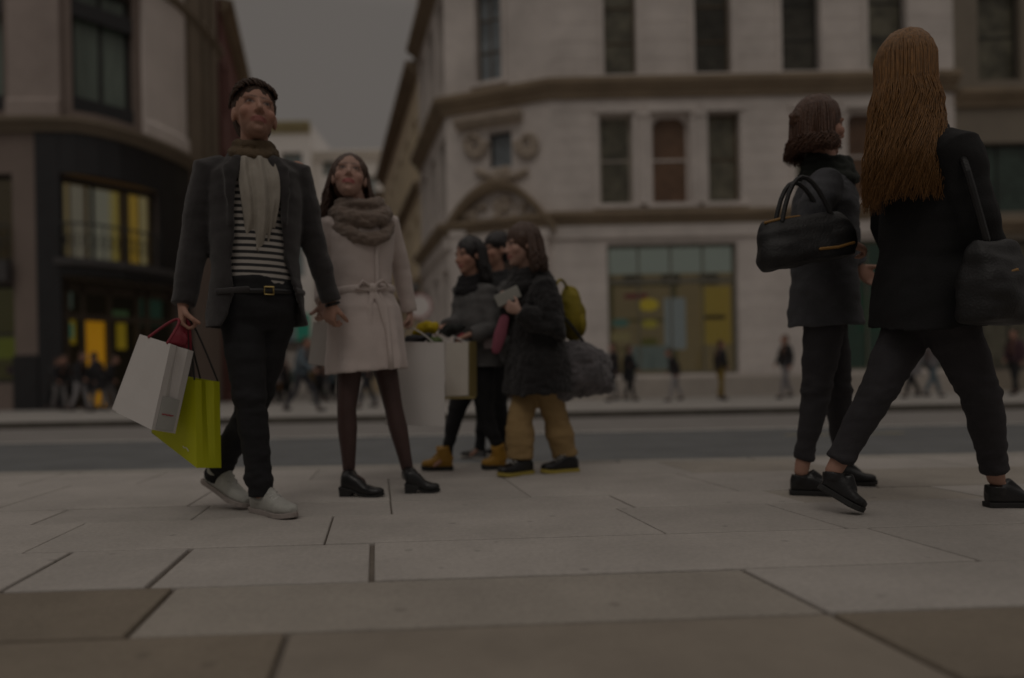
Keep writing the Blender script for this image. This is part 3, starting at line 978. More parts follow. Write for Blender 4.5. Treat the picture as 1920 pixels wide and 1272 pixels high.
# interiors: amber lit
amber = lit('interior_amber', (0.42, 0.22, 0.05), 0.45)
amber_d = lit('interior_amber_dim', (0.22, 0.12, 0.03), 0.35)
def interior(s0, s1, z0, z1, mat, dep=2.0):
    m_, L = frame_at(pl, s0, s1)
    r = MB()
    r.box((L / 2, dep, (z0 + z1) / 2), (L + 0.6, 0.1, z1 - z0 + 0.4), m_)
    r.box((-0.3, (dep + .45) / 2, (z0 + z1) / 2), (0.1, dep - .46, z1 - z0 + 0.4), m_)
    r.box((L + 0.3, (dep + .45) / 2, (z0 + z1) / 2), (0.1, dep - .46, z1 - z0 + 0.4), m_)
    r.box((L / 2, (dep + .45) / 2, z1 + .15), (L + 0.5, dep - .46, 0.1), m_)
    r.box((L / 2, (dep + .45) / 2, z0 - .07), (L + 0.5, dep - .46, 0.1), m_)
    r.build('shop_interior', mat, LB)
    return m_, L
dm, dL = interior(*opsDark[0], amber_d)
window(LB, pl, *opsDark[0], nx=3, nz=1, fm=black_st, gm=m_clear, fw=0.14, rec=0.3)
interior(*opsLeft[0], amber_d); window(LB, pl, *opsLeft[0], nx=2, nz=1, fm=m_frame, gm=m_clear, fw=0.12)
interior(*opsLeft[1], lit('interior_olive', (0.20, 0.15, 0.02), 0.4)); window(LB, pl, *opsLeft[1], nx=2, nz=2, fm=m_frame, gm=m_clear, fw=0.12)
# warm light bars of the first floor window, made as glowing curtains
for i, (u, w, c, nm) in enumerate(((0.09, 0.35, (0.34, 0.24, 0.12), 'tan'), (0.24, 0.4, (0.32, 0.26, 0.2), 'beige'), (0.48, 0.75, (0.36, 0.31, 0.24), 'wide pale'), (0.62, 0.3, (0.42, 0.3, 0.07), 'gold'), (0.84, 0.3, (0.5, 0.3, 0.04), 'bright amber'), (0.95, 0.25, (0.42, 0.32, 0.16), 'straw'))):
    b = MB(); n_ = 12
    fr = [V((dL * u - w / 2 + w * k / n_, 0.9 + 0.04 * (k % 2), 0)) for k in range(n_ + 1)]
    vs = []; fs = []
    for k, p_ in enumerate(fr):
        for dd in (0, 0.015):
            for z_ in (zwb + 0.02, zwt - 0.05):
                vs.append(dm @ V((p_.x, p_.y + dd, z_)))
    for k in range(n_):
        a_ = k * 4; b_ = a_ + 4
        fs += [(a_, b_, b_ + 1, a_ + 1), (a_ + 2, a_ + 3, b_ + 3, b_ + 2), (a_, a_ + 2, b_ + 2, b_), (a_ + 1, b_ + 1, b_ + 3, a_ + 3)]
    fs += [(0, 1, 3, 2), (n_ * 4, n_ * 4 + 2, n_ * 4 + 3, n_ * 4 + 1)]
    b.add(vs, fs)
    tag(b.build('curtain', lit('curtain_%d' % i, c, 1.3), smooth=False), nm + ' glowing curtain hanging in the first floor window of the black shopfront', 'curtain')
# ground floor entrance of the black shopfront
gm_, gL = interior(*opsDark[1], lit('interior_dark', (0.035, 0.028, 0.018), 0.3), 2.6)
def gx(px):
    s_ = sl_(px); return (pl.pos(s_) - (gm_ @ V((0, 0, 0)))).dot(V(gm_.col[0][:3]))
mb = MB()
wood = M('dark_joinery', (0.07, 0.05, 0.032), 0.5, 0.2)
for px in (124, 147, 183, 236, 284, 300, 336):
    mb.box((gx(px), 0.45, zdt / 2), (0.16, 0.14, zdt - 0.01), gm_)
zt1 = Z_(200, 592, YL + .6)
mb.box((gL / 2, 0.45, zt1), (gL - 0.02, 0.13, 0.22), gm_)
mb.box((gL / 2, 0.44, zdt - 0.3), (gL - 0.02, 0.12, 0.3), gm_)
mb.build('shop_window', wood, LB, bevel=0.01)
dmat = lit('door_amber', (0.60, 0.28, 0.01), 1.0)
dd = MB(); dd.box(((gx(185) + gx(235)) / 2, 0.62, zt1 / 2), (gx(235) - gx(185) - 0.12, 0.06, zt1 - 0.1), gm_)
door = dd.build('door', dmat, LB, bevel=0.01)
hd = MB(); hd.tube([gm_ @ V((gx(226), 0.55, 1.0)), gm_ @ V((gx(226), 0.55, 1.5))], 0.025, 8); hd.build('handle', M('brass', (0.5, 0.35, 0.12), 0.35, metal=1.0), door)
def gpanel(name, label, cat, px0, px1, py0, py1, mat, dep=0.8):
    b = MB(); zc_ = Z_((px0 + px1) / 2, (py0 + py1) / 2, YL + .8)
    hh = (py1 - py0) / FPX * YL
    b.box(((gx(px0) + gx(px1)) / 2, dep, zc_), (gx(px1) - gx(px0), 0.06, hh), gm_)
    return tag(b.build(name, mat, bevel=0.01), label, cat)
gpanel('wall_banner', 'grey green panel glowing above the left doorway window of the black shopfront', 'panel', 140, 172, 532, 578, lit('panel_sage', (0.18, 0.24, 0.19), 0.35))
gpanel('wall_banner', 'yellow panel low in the left doorway window of the black shopfront', 'panel', 149, 178, 596, 645, lit('panel_yel', (0.42, 0.3, 0.02), 0.6))
gpanel('wall_banner', 'small green panel set on the yellow one in the black shopfront', 'panel', 152, 170, 606, 634, lit('panel_grn', (0.12, 0.32, 0.2), 0.5), 0.7)
gpanel('wall_banner', 'narrow yellow panel right of the amber door in the black shopfront', 'panel', 258, 274, 596, 650, lit('panel_yel', (0.42, 0.3, 0.02), 0.6))
gpanel('wall_banner', 'dim green panel above the narrow yellow one in the black shopfront', 'panel', 252, 278, 572, 586, lit('panel_dimgreen', (0.08, 0.14, 0.06), 0.5))
gpanel('wall_banner', 'dark green panel in the right window of the black shopfront', 'panel', 292, 330, 535, 600, lit('panel_dkgreen', (0.04, 0.09, 0.06), 0.4))
lm_, lL = frame_at(pl, *opsLeft[1][:2])
b = MB(); b.box((lL - 0.75, 0.9, Z_(15, 650, YL)), (1.3, 0.2, 0.7), lm_)
tag(b.build('display_box', lit('box_lime', (0.33, 0.33, 0.01), 0.6), bevel=0.02), 'bright yellow box in the shop window at the left edge', 'box')
b = MB(); b.box((lL - 0.5, 0.9, Z_(15, 693, YL)), (0.8, 0.2, 0.3), lm_)
tag(b.build('display_box', M('box_pink', (0.3, 0.06, 0.14), 0.6), bevel=0.02), 'small pink box under the yellow one in the left edge shop window', 'box')

# ---------------- red building beyond, left side of side street
redb = M('red_brick', (0.20, 0.085, 0.075), 0.9, 0.15, 1.2, 0.2, 30)
xl = lambda y: e[0] + 0.12 + DIRX * (y - 29.6)
HR = 17.7
side_block('red_brick_building', 'tall red brick building down the left side of the side street', 29.9, 47, xl, HR, redb, 6, [(0.4, 4.0), (5.2, 7.6), (9.0, 11.4), (13.0, 15.4)], DIRX, flip=True, gm=m_glass_d)
side_block('cream_terrace_building', 'cream building past the red brick one on the left of the side street', 47.02, 66, xl, 13.0, cst, 7, [(0.4, 4.0), (5.2, 7.6), (9.0, 11.4)], DIRX, flip=True)
# ---------------- building closing the street
def far_block(name, label, px0, px1, pytop, Y, mat, ops_px, gm, cm=None, dep=12):
    pth = Path([(X_(px0, Y), Y), (X_(px1, Y), Y)])
    t = building(name, label, (X_(px0, Y), Y, 0))
    x0 = X_(px0, Y)
    ops = [(X_(a, Y) - x0, X_(b, Y) - x0, max(0.02, Z_(a, d, Y)), Z_(a, c, Y)) for a, b, c, d in ops_px]
    h = Z_((px0 + px1) / 2, pytop, Y)
    mb = MB(); wall(mb, pth, 0, h, ops, 0.5)
    x1 = X_(px1, Y)
    mb.add([(x0, Y, h), (x1, Y, h), (x1, Y + dep, h), (x0, Y + dep, h)], [(0, 1, 2, 3)])
    mb.add([(x1, Y, 0), (x1, Y + dep, 0), (x1, Y + dep, h), (x1, Y, h)], [(0, 1, 2, 3)])
    mb.add([(x0, Y, 0), (x0, Y + dep, 0), (x0, Y + dep, h), (x0, Y, h)], [(3, 2, 1, 0)])
    mb.build('wall', mat, t)
    for o in ops:
        window(t, pth, *o, nx=2, nz=2, fm=m_frame_w, gm=gm, fw=0.14, rec=0.35)
    cornice(t, pth, h - 1.0, 1.0, 0.7, cm or stone_b)
    return t, pth
white_r = M('white_render', (0.88, 0.85, 0.82), 0.8, 0.04, 0.3)
olive_c = M('olive_cornice', (0.42, 0.37, 0.22), 0.85, 0.1)
t4, p4 = far_block('white_building', 'white rendered building with olive cornice closing the side street', 470, 592, 232, 70, white_r,
          [(535, 575, 286, 400), (535, 575, 430, 520), (485, 515, 286, 400), (485, 515, 430, 520)], M('glass_far', (0.22, 0.27, 0.28), 0.3, 0.3, 0.4), olive_c)
t5, p5 = far_block('white_building', 'lower white building directly behind the woman in the pink coat', 592.5, 735, 284, 71, white_r,
          [(612, 636, 288, 330), (612, 636, 380, 440), (650, 675, 330, 380), (690, 712, 330, 380), (650, 712, 600, 705)], M('glass_far', (0.22, 0.27, 0.28), 0.3, 0.3, 0.4), white_r)
# green shop sign board over the far shop
gs = empty('shop_sign', P(520, 590, 44), 'green backlit shop board in two panels seen under the man\'s jacket', 'sign')
for (a, b, mt_, nm) in ((528, 552, lit('sign_grey', (0.20, 0.25, 0.25), 0.45), 'sign_panel'), (556, 581, lit('sign_green', (0.05, 0.30, 0.20), 0.55), 'sign_panel')):
    mb = MB(); mb.box(P((a + b) / 2, 614, 44), ((b - a) / FPX * 44, 0.25, 50 / FPX * 44)); mb.build(nm, mt_, gs, bevel=0.02)
mb = MB(); mb.box(P(555, 642, 44), (2.1, 0.22, 0.18)); mb.box(P(531, 690, 44), (0.16, 0.2, 3.1)); mb.box(P(578, 690, 44), (0.16, 0.2, 3.1))
mb.build('sign_frame', m_frame, gs)
mb = MB(); mb.box(P(540, 653, 44) + V((0, .3, 0)), (3.6, 0.4, 0.45))
tag(mb.build('awning', M('awning_white', (0.6, 0.57, 0.53), 0.8)), 'pale awning box below the green shop board', 'awning')

# round speed-limit style plate on a post, behind the trio
sg = empty('road_sign', G(787, 762), 'white round road sign with red ring on a grey post left of the trio', 'road sign')
b0 = G(787, 762); Yp = b0.y
c = P(787, 575, Yp)
mb = MB(); mb.tube([b0, V((b0.x, b0.y, P(780, 536, Yp).z))], 0.035, 10, dome=False); mb.build('post', M('post_grey', (0.12, 0.12, 0.12), 0.5), sg)
def disc(c, r, th, n=32):
    return [[c + V((r * math.cos(2 * PI * k / n), y_, r * math.sin(2 * PI * k / n))) for k in range(n)] for y_ in (-th, th)]
mb = MB(); mb.loft(disc(c + V((0, -.06, 0)), 0.33, 0.012)); sp = mb.build('sign_plate', M('sign_white', (0.72, 0.68, 0.66), 0.4), sg)
mb = MB(); n_ = 32
ro, ri = 0.33, 0.295
vs = []; fs = []
for k in range(n_):
    a_ = 2 * PI * k / n_
    for r_ in (ri, ro):
        for y_ in (-.078, -.073):
            vs.append(c + V((r_ * math.cos(a_), y_, r_ * math.sin(a_))))
for k in range(n_):
    a_ = k * 4; b_ = ((k + 1) % n_) * 4
    fs += [(a_, a_ + 2, b_ + 2, b_), (a_ + 1, b_ + 1, b_ + 3, a_ + 3), (a_, b_, b_ + 1, a_ + 1), (a_ + 2, a_ + 3, b_ + 3, b_ + 2)]
mb.add(vs, fs); mb.build('red_ring', M('sign_red', (0.42, 0.12, 0.14), 0.4), sp)
mb = MB(); q = P(777, 538, Yp); mb.ell(q, ((.16, 0, 0), (0, .1, 0), (0, 0, .07))); mb.build('sign_light', M('post_grey', (0.12, 0.12, 0.12), 0.5), sg, smooth=True)
# ================================================================ PEOPLE
skin_mat = attr_mat('skin', 0.68)
def hexc(c): return np.array(c, float)

def sections(mb, secs, n=28, power=2.3):
    """secs = [(centre, side vector, front vector)] -> closed loft of superellipses"""
    rings = []
    for c, a, b in secs:
        r = []
        for k in range(n):
            t = 2 * PI * k / n
            ct, st = math.cos(t), math.sin(t)
            x = abs(ct) ** (2 / power) * (1 if ct >= 0 else -1)
            y = abs(st) ** (2 / power) * (1 if st >= 0 else -1)
            r.append(c + a * x + b * y)
        rings.append(r)
    return mb.loft(rings)

def shell(mb, secs, th=0.013, gap=None, n=44, power=2.2, folds=None):
    """garment body: hollow, optionally open at the front. gap(i) -> half opening angle for section i"""
    L = len(secs)
    outs, ins = [], []
    for i, (c, a, b) in enumerate(secs):
        g = gap(i / (L - 1)) if gap else 0
        ro, ri = [], []
        for k in range(n + (1 if gap else 0)):
            if gap:
                t = PI / 2 + g + (2 * PI - 2 * g) * k / n
            else:
                t = PI / 2 + 2 * PI * k / n
            ct, st = math.cos(t), math.sin(t)
            x = abs(ct) ** (2 / power) * (1 if ct >= 0 else -1)
            y = abs(st) ** (2 / power) * (1 if st >= 0 else -1)
            f = folds(t, i / (L - 1)) if folds else 0.0
            d = a * x + b * y
            u = d.normalized()
            ro.append(c + d + u * f); ri.append(c + d + u * (f - th))
        outs.append(ro); ins.append(ri)
    m_ = len(outs[0]); vs = []; fs = []
    for r in outs: vs += r
    for r in ins: vs += r
    off = L * m_
    K = m_ - 1 if gap else m_
    for i in range(L - 1):
        for k in range(K):
            j = (k + 1) % m_
            fs.append((i * m_ + k, i * m_ + j, (i + 1) * m_ + j, (i + 1) * m_ + k))
            fs.append((off + i * m_ + k, off + (i + 1) * m_ + k, off + (i + 1) * m_ + j, off + i * m_ + j))
    for k in range(K):
        j = (k + 1) % m_
        fs.append((k, off + k, off + j, j))
        q = (L - 1) * m_
        fs.append((q + k, q + j, off + q + j, off + q + k))
    if gap:
        for i in range(L - 1):
            a_, b_ = i * m_, (i + 1) * m_
            fs.append((a_, b_, off + b_, off + a_))
            a_, b_ = i * m_ + m_ - 1, (i + 1) * m_ + m_ - 1
            fs.append((a_, off + a_, off + b_, b_))
    return mb.add(vs, fs)

def hand(mb, wrist, d, palm, side, k=1.0, curl=0.5, thumb=1.0, spread=1.0):
    """d: direction of the fingers, palm: direction the palm faces, side: towards the thumb"""
    d = V(d).normalized(); palm = V(palm); palm = (palm - d * palm.dot(d)).normalized()
    s = V(side); s = (s - d * s.dot(d) - palm * s.dot(palm)).normalized()
    w = V(wrist)
    secs = []
    for t, a, b in ((0.0, .027, .020), (.02, .031, .019), (.045, .038, .017), (.07, .041, .015), (.088, .040, .012)):
        secs.append((w + d * t * k, s * a * k, palm * b * k))
    sections(mb, secs, 16)
    for i, (off, ln, r) in enumerate(((.030, .072, .0088), (.011, .080, .0092), (-.009, .075, .0088), (-.028, .060, .0078))):
        p = w + d * .082 * k + s * off * k
        dirn = (d + s * off * 1.2 * spread).normalized()
        pts = [p - d * .02 * k, p]; a = 0
        for j, f in enumerate((.44, .32, .24)):
            a += curl * (0.75, 1.0, 0.8)[j] * (1 + 0.12 * i)
            q = dirn * math.cos(a) + palm * math.sin(a)
            pts.append(pts[-1] + q * ln * f * k)
        mb.tube(pts, [r * k, r * k, r * .95 * k, r * .88 * k, r * .78 * k], 8)
    p = w + d * .022 * k + s * .024 * k + palm * .006 * k
    pts = [p]
    for j, (f, x) in enumerate(((.042, .25), (.032, .6), (.026, .9))):
        q = d * (.75) + s * (.75 - .35 * j * thumb) + palm * x * thumb
        pts.append(pts[-1] + q.normalized() * f * k)
    mb.tube(pts, [.013 * k, .012 * k, .0105 * k, .009 * k], 8)

def head_pieces(mb, c, f, up, k=1.0, female=False):
    """c: centre of the skull, f: face direction. returns frame"""
    f = V(f).normalized(); up = V(up); up = (up - f * up.dot(f)).normalized(); s = f.cross(up)
    def L(x, y, z): return V(c) + (s * x + f * y + up * z) * k
    jw = 0.9 if female else 1.0
    mb.ell(L(0, -.012, .025), (s * .073 * k, f * .092 * k, up * .092 * k), 20, 14)
    mb.ell(L(0, .022, -.03), (s * .060 * k, f * .066 * k, up * .075 * k), 18, 12)
    mb.ell(L(0, .040, -.075), (s * .040 * jw * k, f * .042 * k, up * .034 * k), 16, 10)
    mb.ell(L(0, .072, -.092), (s * .017 * jw * k, f * .014 * k, up * .014 * k), 10, 8)
    for x in (-1, 1):
        mb.ell(L(x * .045, .052, -.025), (s * .020 * k, f * .026 * k, up * .024 * k), 12, 8)
        mb.ell(L(x * .030, .070, .026), (s * .024 * k, f * .014 * k, up * .008 * k), 10, 8)
        mb.ell(L(x * .030, .068, .008), (s * .013 * k, f * .012 * k, up * .010 * k), 10, 8)
        mb.ell(L(x * .074, -.012, -.008), (s * .009 * k, f * .017 * k, up * .030 * k), 10, 8)
        mb.ell(L(x * .010, .092, -.030), (s * .009 * k, f * .010 * k, up * .007 * k), 8, 6)
    mb.tube([L(0, .078, .018), L(0, .090, -.006), L(0, .104, -.026)], [.007 * k, .009 * k, .0105 * k], 8)
    mb.ell(L(0, .084, -.053), (s * .023 * k, f * .010 * k, up * .0065 * k), 10, 8)
    mb.ell(L(0, .082, -.066), (s * .019 * k, f * .011 * k, up * .008 * k), 10, 8)
    return (V(c), s, f, up, k)

def tone_fn(hf, base, lip, brow, stubble=None):
    c, s, f, up, k = hf
    B = hexc(base)
    S_, F_, U_ = [np.array(q) for q in (s, f, up)]
    C_ = np.array(c)
    def fn(co):
        d = (co - C_) / k
        x = np.abs(d @ S_); y = d @ F_; z = d @ U_
        col = np.tile(B, (len(co), 1))
        def blend(mask, cc):
            nonlocal col
            col = col * (1 - mask[:, None]) + hexc(cc) * mask[:, None]
        near = (y > .03) & (np.linalg.norm(d, axis=1) < .2)
        def ell(x0, z0, rx, rz, soft=.35):
            r = np.sqrt(((x - x0) / rx) ** 2 + ((z - z0) / rz) ** 2)
            return np.clip((1 + soft - r) / soft, 0, 1) * near
        if stubble is not None:
            blend(ell(0, -.078, .055, .045, .6) * .4, stubble)
        blend(ell(.036, -.03, .02, .02, .9) * .25, (B[0] * 1.1, B[1] * .75, B[2] * .7))
        blend(ell(0, -.059, .025, .010) * .85, lip)
        blend(ell(.030, .032, .018, .004, .8) * .7, brow)
        blend(ell(.030, .012, .013, .0055, .6) * .8, (.07, .04, .035))
        blend(ell(.030, .009, .009, .0030, .5) * .6, (.42, .36, .33))
        blend(ell(.030, .010, .0045, .0045, .5), (.04, .025, .02))
        return col
    return fn

def make_body(t, J, k, hf_dir, up_dir, base, res=0.006, female=False, gaze=None, hands=None, lip=(.30, .10, .09), brow=(.05, .03, .02), stubble=None, build=1.0, feet=0.55):
    """J: joints dict. One continuous body surface."""
    mb = MB()
    side = (J['shL'] - J['shR']).normalized()
    hside = (J['hiL'] - J['hiR']).normalized()
    upv = (J['neck'] - J['pelvis']).normalized()
    fr = side.cross(upv).normalized() * -1
    if fr.dot(J['F']) < 0: fr = -fr
    hfr = hside.cross(upv).normalized()
    if hfr.dot(J['F']) < 0: hfr = -hfr
    b = k * build
    pel, ne = J['pelvis'], J['neck']
    shm = (J['shL'] + J['shR']) / 2
    hw = (J['shL'] - J['shR']).length / 2
    sections(mb, [(pel - upv * .03 * k, hside * .09 * b, hfr * .06 * b), (pel, hside * .155 * b, hfr * .105 * b), (pel + upv * .10 * k, hside * .145 * b, hfr * .10 * b),
                  (pel.lerp(shm, .42), (side + hside).normalized() * .125 * b, fr * .088 * b), (pel.lerp(shm, .7), side * .15 * b, fr * .105 * b),
                  (pel.lerp(shm, .88), side * .16 * b, fr * .105 * b), (shm + upv * .015 * k, side * hw * .8, fr * .07 * b), (shm + upv * .045 * k, side * .06 * b, fr * .055 * b)], 24)
    hc = J['head']
    mb.tube([shm - upv * .02, shm.lerp(hc, .45), hc - V(up_dir) * .05 * k], [.068 * b, .056 * k, .056 * k], 14)
    hf = head_pieces(mb, hc - V((0, 0, .012)), hf_dir, up_dir, k * 1.13, female)
    fem = .86 if female else 1.0
    for s in 'LR':
        sh, el, wr = J['sh' + s], J['el' + s], J['wr' + s]
        mb.tube([sh, sh.lerp(el, .5), el, el.lerp(wr, .3), wr], [.050 * b * fem, .042 * b * fem, .036 * b * fem, .036 * b * fem, .024 * b * fem], 12)
        hp = (hands or {}).get(s)
        d = (wr - el).normalized()
        if hp is None:
            hp = dict(d=d, palm=-(side if s == 'L' else -side), side=fr, curl=.4)
        hand(mb, wr, hp.get('d', d), hp['palm'], hp['side'], k * (.92 if female else 1.0), hp.get('curl', .4), hp.get('thumb', 1.0))
        hi, kn, an, to = J['hi' + s], J['kn' + s], J['an' + s], J['to' + s]
        mb.tube([hi, hi.lerp(kn, .5), kn, kn.lerp(an, .3), kn.lerp(an, .75), an], [.082 * b, .066 * b, .050 * b, .052 * b, .036 * b, .032 * b], 14)
        heel = an - V((0, 0, .03 * k))
        if feet > .9:
            fd = (to - an); fd.z = 0; fd.normalize()
            mb.tube([an, an - fd * .012 - V((0, 0, .035 * k)), an - fd * .010 - V((0, 0, .058 * k))], [.030 * k, .030 * k, .026 * k], 12)
            mb.tube([an - V((0, 0, .05 * k)), an + fd * .06 - V((0, 0, .048 * k)), an + fd * .12 - V((0, 0, .058 * k))], [.026 * k, .028 * k, .024 * k], 12)
        mb.tube([an, an.lerp(to, .5) - V((0, 0, .006 * k)), an.lerp(to, .9)], [.030 * k * feet, .032 * k * feet, .024 * k * feet], 10)
    return fuse('body', mb, skin_mat, t, res, 2, None, tone_fn(hf, base, lip, brow, stubble)), hf, (side, fr, upv, hside, hfr, shm, hw)

def tapered_clumps(mb, roots, r0=.008, n=6):
    for pts in roots:
        L = len(pts)
        mb.tube(pts, [r0 * (1 - .75 * (i / (L - 1)) ** 2) for i in range(L)], n, dome=False)

def hair_short(t, hf, mat, res=.006, vol=1.0, fringe=.03, seed=1):
    c, s, f, up, k = hf
    rnd = random.Random(seed)
    def L(x, y, z): return c + (s * x + f * y + up * z) * k
    mb = MB()
    mb.ell(L(0, -.021, .046), (s * .081 * k * vol, f * .096 * k * vol, up * .090 * k * vol), 20, 14)
    mb.ell(L(0, -.050, -.01), (s * .070 * k, f * .062 * k, up * .075 * k), 18, 12)
    for i in range(110):
        a = rnd.uniform(0, 2 * PI); e = rnd.uniform(.15, 1.45)
        d = V((math.cos(a) * math.cos(e), math.sin(a) * math.cos(e) - .1, math.sin(e)))
        p0 = L(d.x * .074, -.024 + d.y * .088, .042 + d.z * .084)
        q = L(d.x * .083 + rnd.uniform(-.008, .008), -.026 + d.y * .094 - .004, .046 + d.z * .093)
        mb.tube([p0, p0.lerp(q, .5) + f * .004, q + f * .012 * fringe / .03], [.009 * k, .008 * k, .005 * k], 6)
    return fuse('hair', mb, mat, t, res, 2, wrinkle(.005, 60, 22))

def hair_long(t, hf, mat, length=.32, n=190, vol=1.0, back=True, seed=2, drop=None, wave=.012, width=1.0, wind=None, rs=.0048):
    c, s, f, up, k = hf
    rnd = random.Random(seed)
    dn = V((0, 0, -1)) if drop is None else V(drop).normalized()
    def L(x, y, z): return c + (s * x + f * y + up * z) * k
    mb = MB()
    mb.ell(L(0, -.022, .036), (s * .081 * k * vol, f * .093 * k * vol, up * .092 * k * vol), 22, 14)
    mb.ell(L(0, -.045, -.02), (s * .078 * k * vol, f * .066 * k, up * .085 * k), 18, 12)
    cap = fuse('hair', mb, mat, t, .006, 2, wrinkle(.004, 50, 20))
    mb = MB()
    roots = []
    for i in range(n):
        a = rnd.uniform(-.15, PI + .15) + PI        # back and sides
        a = PI + (a - PI)
        sa, ca = math.sin(a), math.cos(a)
        rr = rnd.uniform(.92, 1.08) * vol
        ph = rnd.uniform(0, 6)
        ln = length * rnd.uniform(.72, 1.06)
        z0 = rnd.uniform(.02, .085)
        top = L(ca * .012, -.015 + sa * .015, .126 + .004 * rr)
        mid = L(ca * .084 * rr, -.02 + sa * .092 * rr, z0 * .5 - .005)
        ear = L(ca * .088 * rr * width, -.018 + sa * .095 * rr, -.05)
        pts = [top, L(ca * .044 * rr, -.018 + sa * .048 * rr, .110 + .004 * rr), L(ca * .072 * rr, -.02 + sa * .080 * rr, .070), mid, ear]
        for j in range(1, 6):
            u = j / 5
            q = ear + dn * ln * u + s * (ca * .02 * u * width + wave * math.sin(ph + u * 7)) + f * (sa * .01 * u + wave * math.cos(ph + u * 6))
            if wind is not None: q += V(wind) * u * u
            pts.append(q)
        roots.append(pts)
    tapered_clumps(mb, roots, rs * k)
    lk = mb.build('hair_strands', mat, cap, smooth=True)
    return cap

def trousers(t, J, mat, k, fr, hside, hfr, upv, wid=1.0, hem=1.0, knee=1.0, res=.008, wr=.006, cuff=0.02, top=.12, seed=0.0, name='trousers'):
    mb = MB()
    pel = J['pelvis']
    sections(mb, [(pel - upv * .13 * k, hside * .11 * k, hfr * .085 * k), (pel - upv * .07 * k, hside * .16 * k, hfr * .115 * k), (pel, hside * .172 * k, hfr * .122 * k), (pel + upv * top * k, hside * .158 * k, hfr * .115 * k)], 24)
    for s in 'LR':
        hi, kn, an = J['hi' + s], J['kn' + s], J['an' + s]
        end = an + (kn - an).normalized() * cuff
        mb.tube([hi, hi.lerp(kn, .5), kn, kn.lerp(end, .35), kn.lerp(end, .75), end], [.094 * k * wid, .082 * k * wid, .066 * k * wid * knee, .063 * k * wid * knee * hem ** .5, .055 * k * wid * hem, .055 * k * wid * hem], 18, dome=False)
    w = wrinkle(wr, 5, 15, seed); w2 = wrinkle(wr * 1.4, 11, 24, seed + 3)
    zk = (J['knL'].z + J['knR'].z) / 2; za = (J['anL'].z + J['anR'].z) / 2
    def dsp(p):
        q = math.exp(-((p.z - zk) / .09) ** 2) + math.exp(-((p.z - za - .06) / .10) ** 2)
        return w(p) + w2(p) * q
    return fuse(name, mb, mat, t, res, 3, dsp)

def sleeve(mb, J, s, k, r0=.066, r1=.055, r2=.042, end=-.01):
    sh, el, wr = J['sh' + s], J['el' + s], J['wr' + s]
    d = (wr - el).normalized()
    mid = (J['shL'] + J['shR']) / 2
    inn = sh.lerp(mid, .35)
    mb.sphere(sh - V((0, 0, .022)), r0 * .88 * k, 16, 10)
    mb.tube([inn, sh - V((0, 0, .01)), sh.lerp(el, .5), el, el.lerp(wr, .5), wr - d * end], [r0 * .8 * k, r0 * k, (r0 + r1) / 2 * k, r1 * k, (r1 + r2) / 2 * k, r2 * k], 16, dome=False)

